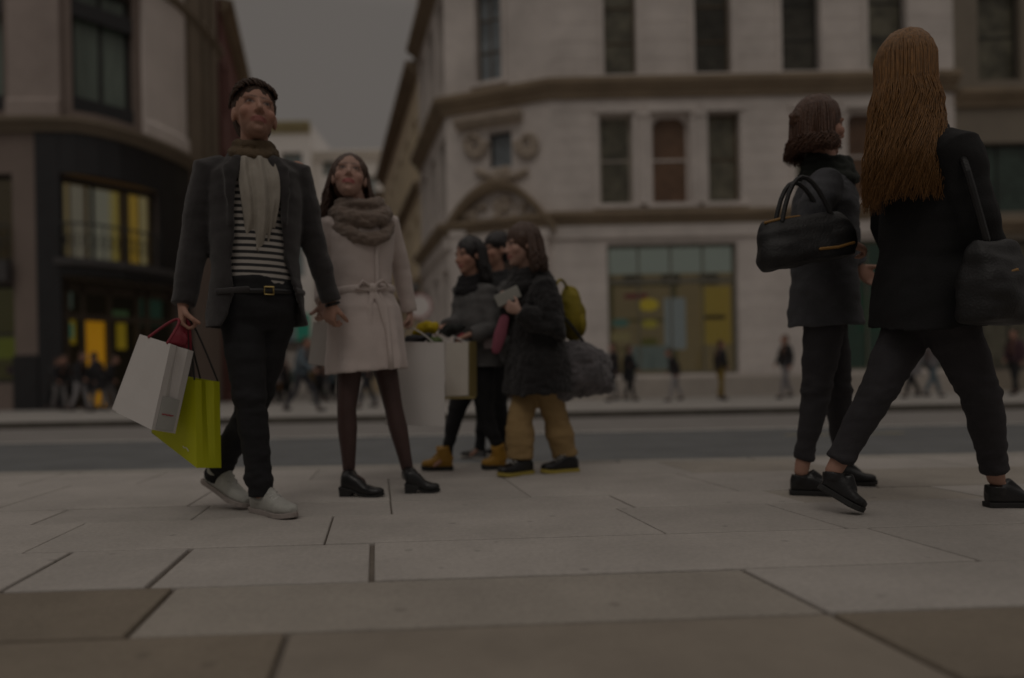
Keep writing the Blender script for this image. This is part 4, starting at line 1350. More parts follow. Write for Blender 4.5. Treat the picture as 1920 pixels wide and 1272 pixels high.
def shoe(t, ankle, toe, kind, upm, solem, k=1.0, up=None, shaft=.08, heel_h=.0, name='shoe', L=None, lace=None):
    """toe/heel positions on the ground; ankle joint above"""
    toe = V(toe); heel = V(ankle[1]); an = V(ankle[0])
    d = (toe - heel); Ln = d.length; d.normalize()
    upv = V((0, 0, 1)) if up is None else V(up)
    upv = (upv - d * upv.dot(d)).normalized(); s = d.cross(upv)
    def Pt(x, y, z): return heel + s * x + d * y + upv * z
    hh = heel_h
    so = MB(); rings = []
    prof = [(0.0, .024), (.08, .032), (.3, .031), (.5, .034), (.72, .043), (.88, .036), (.97, .020), (1.0, .006)]
    for z0, z1 in ((0, 1),):
        top, bot = [], []
        for u, w in prof:
            lift = hh * max(0, 1 - u / .55) ** .8 if hh else 0
            th = .022 if kind == 'sneaker' else (.028 if kind == 'boot' else .010)
            tl = .010 * max(0, (u - .8) / .2)
            for sx in (-1, 1):
                bot.append(Pt(sx * w * k, u * Ln, lift + tl)); top.append(Pt(sx * w * k * 1.02, u * Ln, lift + th + tl))
        vs = bot + top; n_ = len(prof); fs = []
        o_ = len(bot)
        for i in range(n_ - 1):
            a, b = 2 * i, 2 * i + 2
            fs += [(a, b, b + 1, a + 1), (o_ + a, o_ + a + 1, o_ + b + 1, o_ + b), (a, o_ + a, o_ + b, b), (a + 1, b + 1, o_ + b + 1, o_ + a + 1)]
        fs += [(0, 1, o_ + 1, o_), (2 * n_ - 2, o_ + 2 * n_ - 2, o_ + 2 * n_ - 1, 2 * n_ - 1)]
        so.add(vs, fs)
    if hh:
        so.loft([[Pt(-.026, .0, 0), Pt(.026, .0, 0), Pt(.026, .055, 0), Pt(-.026, .055, 0)], [Pt(-.030, -.003, hh + .005), Pt(.030, -.003, hh + .005), Pt(.030, .075, hh * .85), Pt(-.030, .075, hh * .85)]])
    mb = MB()
    th = .020 if kind == 'sneaker' else (.026 if kind == 'boot' else .009)
    prof2 = [(.02, .022, .055), (.10, .030, .075), (.25, .031, .085), (.42, .032, .078), (.58, .036, .056), (.75, .040, .043), (.9, .032, .034), (.975, .016, .020)]
    if kind == 'flat':
        prof2 = [(.02, .020, .045), (.10, .028, .052), (.25, .028, .035), (.42, .028, .028), (.58, .034, .030), (.75, .038, .034), (.9, .030, .028), (.975, .016, .016)]
    secs = []
    for u, w, h in prof2:
        lift = hh * max(0, 1 - u / .55) ** .8 if hh else 0
        tl = .010 * max(0, (u - .8) / .2)
        secs.append((Pt(0, u * Ln, lift + th + tl + h * .42 * k), s * w * k, upv * h * .58 * k))
    sections(mb, secs, 18, 2.4)
    if kind in ('boot', 'sneaker', 'heelboot'):
        base = Pt(0, Ln * .17, hh + th + .035)
        shp = an + (base - an) * 0.0
        topp = base.lerp(an, 1.0)
        ext = (an - base).normalized()
        sh_l = shaft
        mb.tube([base, base + ext * sh_l * .5, base + ext * sh_l], [.040 * k, .041 * k, .044 * k] if kind != 'sneaker' else [.038 * k, .039 * k, .040 * k], 16, dome=False)
        if kind != 'heelboot':
            mb.tube([Pt(0, Ln * .62, hh * .0 + th + .05), Pt(0, Ln * .42, th + .085), base + ext * sh_l * .9 + d * .03], [.013, .018, .018], 10)
    sh_o = fuse(name, mb, upm, t, .0055, 2)
    so.build('sole', solem, sh_o, bevel=.003)
    if lace is not None:
        lb = MB()
        for i in range(5):
            u = .62 - i * .075
            z = th + .058 + i * .012
            lb.tube([Pt(-.024, u * Ln, z - .006), Pt(0, u * Ln, z + .006), Pt(.024, u * Ln, z - .006)], .0035, 6)
        lb.build('laces', lace, sh_o)
    return sh_o

def bag(label, corners, dv, mat, in_mat=None, handles=None, hmat=None, group=None, mark=None, mark2=None, name='shopping_bag', rope_r=.004, th=.003):
    """paper carrier: corners TL,TR,BR,BL of one broad face; dv vector to the opposite face; open at the top"""
    TL, TR, BR, BL = [V(c) for c in corners]; dv = V(dv)
    base = (BL + BR) / 2 + dv / 2
    t = empty(name, base, label, 'shopping bag', group)
    mb = MB(); nx, nz = 8, 10
    rnd = random.Random(len(label))
    cen = (TL + TR + BL + BR) / 4 + dv / 2
    wd = (TR - TL); wn = wd.normalized(); dn = dv.normalized()
    def face(A, B, C, D, inward, crease):
        nonlocal mb
        n_ = (B - A).cross(D - A).normalized()
        if n_.dot(cen - (A + C) / 2) > 0: n_ = -n_
        ph = rnd.uniform(0, 9)
        vo, vi = [], []
        for j in range(nz + 1):
            for i in range(nx + 1):
                u, v = i / nx, j / nz
                p = (A * (1 - u) + B * u) * (1 - v) + (D * (1 - u) + C * u) * v
                e_ = math.sin(PI * u) * min(1, 4 * (1 - v)) if True else 0
                b_ = -crease * max(0, 1 - abs(u - .5) * 4) * (1 - v) ** 1.0 * 1.0 + .004 * e_ * noise.noise(V((u * 3 + ph, v * 3, 0)))
                vo.append(p + n_ * b_); vi.append(p + n_ * (b_ - th))
        fs = []; N_ = len(vo)
        for j in range(nz):
            for i in range(nx):
                a = j * (nx + 1) + i
                fs.append((a, a + 1, a + nx + 2, a + nx + 1)); fs.append((N_ + a, N_ + a + nx + 1, N_ + a + nx + 2, N_ + a + 1))
        for i in range(nx):
            fs.append((i, N_ + i, N_ + i + 1, i + 1))
            a = nz * (nx + 1) + i
            fs.append((a, a + 1, N_ + a + 1, N_ + a))
        mb.add(vo + vi, fs)
    face(TL, TR, BR, BL, 1, 0)
    face(TL + dv, TR + dv, BR + dv, BL + dv, 1, 0)
    cr = min(.03, dv.length * .22)
    face(TL, TL + dv, BL + dv, BL, 1, cr)
    face(TR, TR + dv, BR + dv, BR, 1, cr)
    mb.hexa([BL, BR, BR + dv, BL + dv] + [p + (TL - BL).normalized() * .004 for p in (BL, BR, BR + dv, BL + dv)])
    # turned-down rim
    up_ = (TL - BL).normalized()
    body = mb.build('bag_body', mat, t)
    for hnd in (handles or []):
        hb = MB(); hb.tube(hnd, rope_r, 8); hb.build('handle', hmat, t)
    nf = (TR - TL).cross(BL - TL).normalized()
    if nf.dot(cen - TL) > 0: nf = -nf
    def fp_(u, v, o=.006): return (TL * (1 - u) + TR * u) * (1 - v) + (BL * (1 - u) + BR * u) * v + nf * o
    nside = (dv).cross(BR - TR).normalized()
    if nside.dot(cen - TR) > 0: nside = -nside
    def sp_(u, v, o=.006): return (TR + dv * u) * (1 - v) + (BR + dv * u) * v + nside * o
    if mark: mark(t, fp_, sp_)
    return t
# ---------------------------------------------------------------- cloth materials
wool_char = M('charcoal_wool', (0.030, 0.027, 0.028), 0.95, 0.22, 25, 0.5, 260, sheen=0.25)
denim_blk = M('black_denim', (0.010, 0.010, 0.012), 0.85, 0.3, 18, 0.4, 300)
coat_pink = M('pale_pink_wool', (0.60, 0.52, 0.49), 0.95, 0.05, 12, 0.35, 240, sheen=0.2)
scarf_brown = M('brown_knit', (0.215, 0.165, 0.135), 0.95, 0.2, 30, 0.7, 160, sheen=0.2)
scarf_beige = M('beige_knit', (0.36, 0.33, 0.285), 0.95, 0.06, 30, 0.25, 160)
loop_brown = M('taupe_knit', (0.12, 0.085, 0.05), 0.95, 0.2, 30, 0.7, 160)
knit_grey = M('grey_white_knit', (0.33, 0.31, 0.29), 0.95, 0.15, 30, 0.6, 160)
shirt_str = stripe_mat('striped_jersey', (0.42, 0.39, 0.36), (0.03, 0.03, 0.032), 0.028, 0.52)
tights = M('brown_tights', (0.068, 0.036, 0.032), 0.55, 0.15, 12)
leather = M('black_leather', (0.012, 0.012, 0.013), 0.32, 0.2, 20, 0.15, 90)
rubber = M('black_rubber', (0.02, 0.02, 0.02), 0.7)
white_shoe = M('off_white_canvas', (0.42, 0.42, 0.39), 0.8, 0.12, 30, 0.3, 200)
sole_w = M('grey_white_sole', (0.34, 0.30, 0.28), 0.8, 0.15, 30)
gold = M('gold_metal', (0.5, 0.38, 0.15), 0.35, metal=1.0)
hair_dk = M('dark_brown_hair', (0.075, 0.040, 0.026), 0.45, 0.4, 40, 0.5, 120, stretch=(3, 3, .4))
hair_br = M('brown_hair', (0.060, 0.034, 0.022), 0.75, 0.4, 40, 0.5, 120, stretch=(3, 3, .4))
hair_red = M('reddish_brown_hair', (0.085, 0.036, 0.018), 0.45, 0.4, 40, 0.5, 120, stretch=(3, 3, .4))
hair_gold = M('golden_brown_hair', (0.20, 0.095, 0.026), 0.55, 0.6, 60, 0.2, 120, stretch=(3, 3, .4))
hair_blk = M('black_hair', (0.012, 0.009, 0.010), 0.4, 0.4, 40, 0.4, 120)
SK1, SK2 = (.40, .225, .165), (.43, .27, .215)

def ptset(d):
    J = {}
    for k_, v in d.items():
        J[k_] = V(v) if k_ == 'F' else P(*v)
    return J

def cuff_ring(mb, J, s, k, r=.045):
    pass

# ================================================================ the man
JM = ptset(dict(F=(.45, -.89, 0), head=(478, 212, 3.02), neck=(476, 283, 3.05), pelvis=(482, 566, 3.06),
    shR=(392, 318, 2.98), elR=(366, 452, 2.96), wrR=(343, 572, 2.90),
    shL=(556, 322, 3.14), elL=(586, 448, 3.20), wrL=(622, 566, 3.26),
    hiR=(452, 590, 3.02), knR=(470, 752, 2.98), anR=(489, 925, 3.00), toR=(528, 958, 2.93),
    hiL=(516, 590, 3.12), knL=(478, 752, 3.12), anL=(405, 893, 3.22), toL=(442, 940, 3.15)))
KM = 1.04
man = empty('person', G(480, 960), 'man in charcoal blazer, striped jersey and black jeans carrying white and lime bags', 'person')
hR = dict(d=(.02, -.1, -1), palm=(.9, .35, 0), side=(.35, -.9, 0), curl=1.15, thumb=1.4)
hL = dict(d=(-.22, .10, -1), palm=(.5, .85, 0), side=(.2, -.6, -.4), curl=.95, thumb=1.9)
bM, hfM, (side, fr, upv, hside, hfr, shm, hw) = make_body(man, JM, KM, V((.50, -.85, .16)), V((0.05, 0, 1)), SK1, .0055, hands={'R': hR, 'L': hL}, stubble=(.16, .09, .06))
hcap = hair_short(man, hfM, hair_br, vol=.98, seed=4)
c_, s_, f_, u_, k_ = hfM
rnd = random.Random(21); mb = MB(); roots = []
for i in range(420):
    a_ = rnd.uniform(-1.25, 1.25); b0 = rnd.uniform(-.3, 1.12 + rnd.uniform(0, .12))
    def hp(a, b, r): return c_ + (s_ * (math.sin(a) * math.cos(b * .4) * .080 * r) + f_ * (-.02 + math.sin(b) * .098 * r * math.cos(a * .5)) + u_ * (.046 + math.cos(b) * math.cos(a) * .092 * r)) * k_
    sw = rnd.uniform(.25, .5); r0 = rnd.uniform(.98, 1.03)
    roots.append([hp(a_, b0, r0), hp(a_ + sw * .3, b0 - .18, r0 + .02 + rnd.uniform(0, .05)), hp(a_ + sw * .7, b0 - .42, r0 + .02 + rnd.uniform(0, .06)), hp(a_ + sw, b0 - .62, r0 + rnd.uniform(-.01, .06))])
tapered_clumps(mb, roots, .0042)
mb.build('hair_strands', hair_br, hcap, smooth=True)
trousers(man, JM, denim_blk, KM, fr, hside, hfr, upv, wid=.98, hem=.98, wr=.007, cuff=-.012, top=.10, name='jeans')
# striped jersey
pel = JM['pelvis']
def lerp(a, b, t): return a + (b - a) * t
mb = MB()
sections(mb, [(pel + upv * .03, hside * .165, hfr * .120), (lerp(pel, shm, .3), side * .16, fr * .118), (lerp(pel, shm, .6), side * .165, fr * .125), (lerp(pel, shm, .85), side * .17, fr * .12), (shm + upv * .01, side * .13, fr * .09)], 28)
fuse('jersey', mb, shirt_str, man, .008, 3, wrinkle(.004, 8, 20, 3))
mb = MB()
b_ = [pel + upv * .035 + (hside * math.cos(a) * .172 + hfr * math.sin(a) * .128) for a in [2 * PI * i / 28 for i in range(29)]]
mb.tube(b_, .014, 8, ref=(0, 0, 1), dome=False)
belt = mb.build('belt', leather, man, smooth=True)
mb = MB(); q = pel + upv * .035 + hfr * .142
mb.tube([q + hside * .02 + upv * .016, q + hside * .02 - upv * .016, q - hside * .02 - upv * .016, q - hside * .02 + upv * .016, q + hside * .02 + upv * .016], .004, 6)
mb.build('buckle', gold, belt)
# blazer
def blazer(t, J, k, mat, axes, hem_drop=.10, rx=1.0, gap=None, open_=True, th=.013, seed=0, res=.0075, hemrx=.215, sleeves=True, amp=.006, r=(.072, .058, .046), folds=None, name='jacket', lapel=True, slv_end=.0, collar=True, top_rx=.10):
    side, fr, upv, hside, hfr, shm, hw = axes
    pel = J['pelvis']
    mb = MB()
    hem = pel - upv * hem_drop
    secs = [(shm + upv * .055 * k, side * top_rx * k, fr * .075 * k), (shm + upv * .038 * k, side * .13 * k * rx, fr * .085 * k), (shm + upv * .018 * k, side * (hw * .88), fr * .10 * k), (shm - upv * .025, side * (hw + .032 * k), fr * .12 * k), (shm - upv * .09 * k, side * (hw + .025 * k) * rx, fr * .142 * k),
            (lerp(pel, shm, .55), side * .195 * k * rx, fr * .148 * k * rx), (lerp(pel, shm, .3), (side + hside).normalized() * .182 * k * rx, fr * .138 * k * rx), (pel + upv * .02, hside * .195 * k * rx, hfr * .145 * k * rx),
            (lerp(pel, hem, .6), hside * (hemrx - .008) * k, hfr * .155 * k * rx), (hem, hside * hemrx * k, hfr * .16 * k * rx)]
    shell(mb, secs, th, gap, 44, folds=folds)
    if sleeves:
        for s in 'LR':
            sleeve(mb, J, s, k, *r, end=slv_end)
    if lapel and gap:
        L = len(secs)
        for sg in (-1, 1):
            pts = []
            for i in range(1, 6):
                c, a, b = secs[i]
                g = gap(i / (L - 1))
                ang = PI / 2 + sg * (g + .10)
                pts.append(c + a * math.cos(ang) * 1.0 + b * math.sin(ang) + fr * .010)
            mb.tube(pts, [.020 * k, .034 * k, .036 * k, .026 * k, .010 * k], 12, ref=side, flat=.35)
    if collar:
        pts = [shm + upv * .055 * k + side * math.cos(a) * .088 * k + fr * math.sin(a) * .07 * k for a in [PI * .70 + (1.6 * PI) * i / 14 for i in range(15)]]
        mb.tube(pts, .022 * k, 10, ref=(0, 0, 1))
    w = wrinkle(amp, 6, 13, seed)
    return fuse(name, mb, mat, t, res, 3, w)
axM = (side, fr, upv, hside, hfr, shm, hw)
blazer(man, JM, KM, wool_char, axM, .115, gap=lambda u: .22 + .25 * min(1, u * 2) + (.55 * max(0, u - .55) / .45), seed=2, hemrx=.215, amp=.007)
mb = MB()
q = shm + upv * .06
pts = [q + side * math.cos(a) * .082 + fr * (.012 + math.sin(a) * .085) + upv * (.010 - .035 * max(0, math.sin(a))) for a in [2 * PI * i / 20 for i in range(21)]]
mb.tube(pts, .030, 12, ref=(0, 0, 1), dome=False)
pts2 = [q + side * math.cos(a) * .070 + fr * (.012 + math.sin(a) * .075) + upv * (.045 - .02 * max(0, math.sin(a))) for a in [2 * PI * i / 20 for i in range(21)]]
mb.tube(pts2, .024, 12, ref=(0, 0, 1), dome=False)
sc_ = fuse('scarf', mb, loop_brown, man, .007, 2, wrinkle(.006, 30, 40))
mb = MB()
def drape(t, mat):
    n_u, n_v = 44, 36; front, backp = [], []
    for j in range(n_v + 1):
        v = j / n_v
        for i in range(n_u + 1):
            u = -1 + 2 * i / n_u
            w = .076 - .008 * v + .010 * math.sin(v * 5)
            drop = .03 - v * (.405 + .022 * math.sin(u * 4.5 + 1) + .010 * math.sin(u * 13))
            fold = .009 * math.sin(u * 7.5 + 2.2 * v + .6 * math.sin(v * 7)) + .0045 * math.sin(u * 15 - 3 * v) + .006 * noise.noise(V((u * 3, v * 6, 1.0)))
            base = .118 + .056 * math.sin(PI * min(1, v * 1.05)) ** .8 * (1 - .25 * v)
            p = shm + side * (w * u + .012 * math.sin(v * 3.0)) + upv * drop
            front.append(p + fr * (base + fold - .030 * abs(u) ** 3)); backp.append(p + fr * (base + fold - .030 * abs(u) ** 3 - .012))
    vs = front + backp; K = len(front); W_ = n_u + 1; fs = []
    for j in range(n_v):
        for i in range(n_u):
            a_ = j * W_ + i
            fs += [(a_, a_ + W_, a_ + W_ + 1, a_ + 1), (K + a_, K + a_ + 1, K + a_ + W_ + 1, K + a_ + W_)]
    for i in range(n_u):
        fs += [(i, i + 1, K + i + 1, K + i)]
        a_ = n_v * W_ + i; fs += [(a_, K + a_, K + a_ + 1, a_ + 1)]
    for j in range(n_v):
        a_ = j * W_; fs += [(a_, K + a_, K + a_ + W_, a_ + W_)]
        a_ = j * W_ + n_u; fs += [(a_, a_ + W_, K + a_ + W_, K + a_)]
    mb = MB(); mb.add(vs, fs)
    return mb.build('scarf_drape', mat, t, smooth=True)
drape(sc_, scarf_beige)
# blazer details
for sg in (-1, 1):
    mb = MB(); q = pel + upv * .035 + hside * sg * .150 + hfr * .118
    dn_ = (hside * sg * .118 - hfr * .150).normalized()
    mb.tube([q - dn_ * .07 + hfr * .012, q + hfr * .016, q + dn_ * .07 + hfr * .004], .012, 8, ref=(0, 0, 1), flat=.35); mb.build('pocket_flap', wool_char, man, smooth=True)
# watch strap on the wrist of the held hand
mb = MB(); wr = JM['wrL']; dd_ = (JM['wrL'] - JM['elL']).normalized()
u_ = dd_.cross(V((0, 1, 0))).normalized(); w_ = dd_.cross(u_)
mb.tube([wr + dd_ * .012 + u_ * math.cos(a) * .032 + w_ * math.sin(a) * .027 for a in [2 * PI * i / 16 for i in range(17)]], .007, 6, dome=False)
mb.build('wrist_strap', leather, man, smooth=True)
shoe(man, (JM['anR'], G(476, 958)), G(553, 975), 'sneaker', white_shoe, sole_w, 1.12, shaft=.06, lace=M('lace_white', (.5, .5, .48), .8))
hl = P(384, 905, 3.26); tl = G(462, 957)
shoe(man, (JM['anL'] + V((0, 0, .01)), hl), tl, 'sneaker', white_shoe, sole_w, 1.12, shaft=.06, up=V((.45, -.1, 1)), lace=M('lace_white', (.5, .5, .48), .8))

# ================================================================ the woman
JW = ptset(dict(F=(.38, -.92, 0), head=(655, 330, 3.50), neck=(662, 388, 3.54), pelvis=(685, 590, 3.56),
    shR=(620, 418, 3.50), elR=(606, 505, 3.54), wrR=(606, 568, 3.42),
    shL=(728, 415, 3.62), elL=(752, 505, 3.72), wrL=(768, 585, 3.76),
    hiR=(662, 622, 3.53), knR=(650, 765, 3.48), anR=(655, 892, 3.52), toR=(700, 920, 3.47),
    hiL=(708, 620, 3.60), knL=(738, 765, 3.60), anL=(766, 888, 3.62), toL=(806, 915, 3.56)))
KW = .97
woman = empty('person', G(700, 928), 'woman in belted pale pink coat and brown scarf walking hand in hand with the man', 'person')
bW, hfW, axW = make_body(woman, JW, KW, V((.22, -.97, .22)), V((.04, 0.1, 1)), SK2, .0055, True,
    hands={'R': dict(d=(.16, -.25, -1), palm=(-.2, -.95, 0), side=(-.8, 0, 0), curl=.9, thumb=1.8), 'L': dict(d=(.1, 0, -1), palm=(-.9, -.2, 0), side=(-.2, -.9, 0), curl=1.2, thumb=1.3)}, lip=(.38, .10, .10), build=.92)
side, fr, upv, hside, hfr, shm, hw = axW
pel = JW['pelvis']
mb = MB()
for s in 'LR':
    hi, kn, an = JW['hi' + s], JW['kn' + s], JW['an' + s]
    kk = KW * .92
    mb.tube([hi, hi.lerp(kn, .5), kn, kn.lerp(an, .3), kn.lerp(an, .75), an, an.lerp(JW['to' + s], .5)], [.088 * kk, .070 * kk, .054 * kk, .056 * kk, .040 * kk, .036 * kk, .03 * kk], 16)
fuse('tights', mb, tights, woman, .006, 2)
# belted coat with a flared, folded skirt
def coat(t, J, k, mat, axes, hem_z, waist=.150, bust=.185, hem_rx=.27, hem_ry=.22, nf=7, fa=.020, gap=None, r=(.064, .052, .043), res=.0075, seed=0, amp=.005, name='coat', top_rx=.10, power=2.2, waist_t=.22, slv_end=.0):
    side, fr, upv, hside, hfr, shm, hw = axes
    pel = J['pelvis']
    mb = MB()
    W = lerp(pel, shm, waist_t + .05)
    hem = V((pel.x, pel.y, hem_z))
    def folds(th, u):
        if u < .52: return 0
        q = (u - .52) / .48
        return fa * q * (math.sin(nf * th + seed) * .6 + .4 * math.sin((nf * 1.7) * th + 1.3 + seed))
    secs = [(shm + upv * .055 * k, side * top_rx * k, fr * .075 * k), (shm + upv * .036 * k, side * .12 * k, fr * .085 * k), (shm - upv * .02, side * (hw + .028 * k), fr * .11 * k), (shm - upv * .09 * k, side * bust * k, fr * .140 * k), (lerp(W, shm, .45), side * (bust + waist) / 2 * k, fr * .132 * k),
            (W, (side + hside).normalized() * waist * k, fr * (waist * .78) * k), (pel + upv * .03, hside * (waist + .035) * k, hfr * (waist * .78 + .03) * k),
            (lerp(pel, hem, .35), hside * lerp(waist + .04, hem_rx, .4) * k, hfr * lerp(waist * .8 + .03, hem_ry, .4) * k), (lerp(pel, hem, .7), hside * lerp(waist + .04, hem_rx, .75) * k, hfr * lerp(waist * .8 + .03, hem_ry, .75) * k), (hem, hside * hem_rx * k, hfr * hem_ry * k)]
    shell(mb, secs, .014, gap, 52, folds=folds, power=power)
    for s in 'LR':
        sleeve(mb, J, s, k, *r, end=slv_end)
    pts = [shm + upv * .055 * k + side * math.cos(a) * .085 * k + fr * math.sin(a) * .07 * k for a in [2 * PI * i / 16 for i in range(17)]]
    mb.tube(pts, .022 * k, 10, ref=(0, 0, 1), dome=False)
    return fuse(name, mb, mat, t, res, 3, wrinkle(amp, 6, 10, seed)), secs
hemz = P(690, 697, 3.5).z
ctW, secW = coat(woman, JW, KW, coat_pink, axW, hemz, waist=.152, bust=.178, hem_rx=.215, hem_ry=.195, nf=6, fa=.022, seed=1.0, waist_t=.2)
mb = MB(); c, a, b = secW[5]
mb.tube([c + a * 1.07 * math.cos(q) + b * 1.09 * math.sin(q) for q in [2 * PI * i / 32 for i in range(33)]], .021, 8, ref=(0, 0, 1), flat=.45, dome=False)
bl = mb.build('belt', coat_pink, woman, smooth=True)
kn_ = c + b * 1.16 + a * .12
mb = MB(); mb.ell(kn_, (side * .026, fr * .018, upv * .024))
for sg in (-1, 1):
    mb.tube([kn_, kn_ + side * sg * .05 + upv * .035 + fr * .01, kn_ + side * sg * .085 + upv * .0, kn_ + side * sg * .03 - upv * .01], [.012, .018, .018, .01], 8, ref=fr, flat=.5)
    mb.tube([kn_, kn_ + side * sg * .03 - upv * .10 + fr * .012, kn_ + side * sg * .05 - upv * .24 + fr * .02], [.014, .019, .021], 8, ref=side, flat=.35)
fuse('belt_bow', mb, coat_pink, bl, .006, 2)
mb = MB()        # front edge and pocket flaps
pts = []
for i in range(3, 10):
    c, a, b = secW[i]
    pts.append(c + b * 1.02 + a * .30 * (1 if i < 9 else 1))
mb.tube(pts, .012, 8, ref=side, flat=.5, dome=False)
mb.build('front_edge', coat_pink, ctW, smooth=True)
# big cowl scarf
mb = MB()
for r0, z0, th_, dip in ((.098, .060, .036, .025), (.125, .015, .042, .060), (.135, -.045, .036, .10)):
    q = shm + upv * (.025 + z0)
    pts = [q + side * (math.cos(a) * r0 + .02 * max(0, math.sin(a))) + fr * (.02 + math.sin(a) * r0 * .92) - upv * dip * max(0, math.sin(a)) ** 1.5 for a in [2 * PI * i / 24 for i in range(25)]]
    mb.tube(pts, th_, 12, ref=(0, 0, 1), dome=False, flat=.9)
fuse('scarf', mb, scarf_brown, woman, .007, 2, wrinkle(.009, 22, 45, 5))
hair_long(woman, hfW, hair_dk, length=.20, n=520, vol=1.02, seed=5, wave=.012, width=1.12)
shoe(woman, (JW['anR'], G(640, 931)), G(721, 932), 'heelboot', leather, rubber, .95, heel_h=.045, shaft=.09, name='ankle_boot')
shoe(woman, (JW['anL'], G(760, 925)), G(826, 923), 'heelboot', leather, rubber, .95, heel_h=.045, shaft=.09, name='ankle_boot')

# ================================================================ bags of the couple
paper_w = M('white_card', (0.66, 0.635, 0.615), 0.6, 0.02, 3)
paper_g = M('grey_white_card', (0.60, 0.60, 0.58), 0.6, 0.04, 3)
paper_lime = M('lime_card', (0.48, 0.50, 0.004), 0.55, 0.05, 3)
rib_red = M('red_ribbon', (0.22, 0.015, 0.03), 0.6, 0.15, 20)
cord_w = M('white_cord', (0.6, 0.58, 0.55), 0.8)
cord_k = M('dark_cord', (0.04, 0.04, 0.04), 0.8)
fist = JM['wrR'] + V((.01, -.02, -.085))
def arc3(a, b, c, n=10):
    a, b, c = V(a), V(b), V(c); out = []
    for i in range(n + 1):
        t = i / n
        out.append(a * (1 - t) ** 2 + (b * 2 - (a + c) / 2) * 2 * t * (1 - t) + c * t * t)
    return out
WA, WB_, WC, WD = P(262, 627, 2.84), P(320, 645, 2.78), P(284, 806, 2.78), P(209, 769, 2.84)
wdv = P(363, 659, 2.90) - WB_
def mark_white(t, fp_, sp_):
    pts = [sp_(.25 + .05 * i, .80 + .004 * math.sin(i * 2)) for i in range(10)]
    b = MB(); b.tube(pts, .0022, 6); b.build('red_stroke', M('red_print', (0.4, 0.03, 0.05), 0.6), t)
    b = MB(); b.hexa([sp_(.14, .98, .002), sp_(.86, .98, .002), sp_(.86, .60, .002), sp_(.14, .60, .002)] + [sp_(.14, .98, .004), sp_(.86, .98, .004), sp_(.86, .60, .004), sp_(.14, .60, .004)])
    b.build('grey_patch', M('grey_print', (0.47, 0.475, 0.455), 0.6), t)
bag('large white card bag swinging from the man\'s lower hand', (WA, WB_, WC, WD), wdv, paper_w,
    handles=[arc3(WA.lerp(WB_, .3), fist + V((-.012, -.02, .02)), WA.lerp(WB_, .9)), arc3(WA.lerp(WB_, .3) + wdv, fist + V((.012, .0, .02)), WA.lerp(WB_, .9) + wdv)], hmat=rib_red, mark=mark_white, rope_r=.006)
LA, LB_, LC, LD = P(292, 700, 2.98), P(366, 712, 2.95), P(369, 878, 2.95), P(284, 812, 3.02)
ldv = P(412, 716, 3.03) - LB_
def mark_lime(t, fp_, sp_):
    b = MB(); b.tube([fp_(.2 + .04 * i, .72 + .02 * math.sin(i * 3)) for i in range(6)], .0025, 6); b.build('red_stroke', M('orange_print', (0.30, 0.14, 0.01), 0.6), t)
    b = MB(); b.tube([fp_(.72 + .03 * i, .85 + .012 * math.sin(i * 2)) for i in range(5)], .002, 6); b.build('white_stroke', M('white_print', (0.6, 0.6, 0.5), 0.6), t)
bag('lime green card bag hanging behind the white one from the man\'s hand', (LA, LB_, LC, LD), ldv, paper_lime,
    handles=[arc3(LA.lerp(LB_, .55), fist + V((.0, .02, .02)), LA.lerp(LB_, .98)), arc3(LA.lerp(LB_, .5) + ldv, fist + V((.012, .03, .02)), LA.lerp(LB_, .95) + ldv)], hmat=cord_k, mark=mark_lime)
mb = MB()
for i in range(3):
    mb.tube(arc3(P(318 + 8 * i, 642, 2.86), fist + V((0, 0, .01)), P(348 - 6 * i, 652, 2.88)), [.011] * 11, 8, ref=(1, 0, 0), flat=.35)
mb.ell(P(335, 636, 2.87), ((.04, 0, 0), (0, .012, 0), (0, 0, .035)))
tag(fuse('ribbon_bow', mb, rib_red, None, .005, 1), 'dark red ribbon bundle gripped in the man\'s hand over the white bag', 'ribbon')
hW = JW['wrR'] + V((0, .02, -.09))
bag('small white bag hanging under the couple\'s joined hands', (P(588, 604, 3.60), P(640, 600, 3.60), P(642, 690, 3.60), P(577, 683, 3.60)), V((.02, .10, 0)), paper_w,
    handles=[arc3(P(595, 604, 3.6), hW, P(622, 603, 3.6))], hmat=cord_w)
hWL = JW['wrL'] + V((0, 0, -.09))
bag('biggest white bag in the photo, in the woman\'s other hand', (P(746, 641, 3.82), P(833, 642, 3.78), P(834, 800, 3.78), P(722, 797, 3.84)), V((-.02, .16, 0)), paper_w,
    handles=[arc3(P(756, 641, 3.82), hWL, P(812, 642, 3.79))], hmat=cord_w)
def crumple(name, label, cat, c, ax, col, seed):
    mb = MB(); mb.ell(c, ax, 18, 12)
    return tag(fuse(name, mb, M('cloth_%s' % seed, col, 0.85, 0.2, 20), None, .008, 1, wrinkle(.022, 22, 22, seed)), label, cat)
crumple('tissue_paper', 'bright yellow crumpled tissue poking out of the biggest white bag', 'tissue paper', P(797, 618, 3.88), ((.075, 0, .02), (0, .045, 0), (0, 0, .035)), (0.42, 0.31, 0.004), 1)
crumple('folded_cloth', 'dark grey folded cloth at the mouth of the biggest white bag', 'cloth', P(782, 636, 3.86), ((.085, 0, .015), (0, .05, 0), (0, 0, .03)), (0.05, 0.05, 0.055), 2)
crumple('folded_cloth', 'small green cloth tucked in the corner of the biggest white bag', 'cloth', P(816, 639, 3.87), ((.035, 0, 0), (0, .04, 0), (0, 0, .02)), (0.10, 0.14, 0.05), 3)

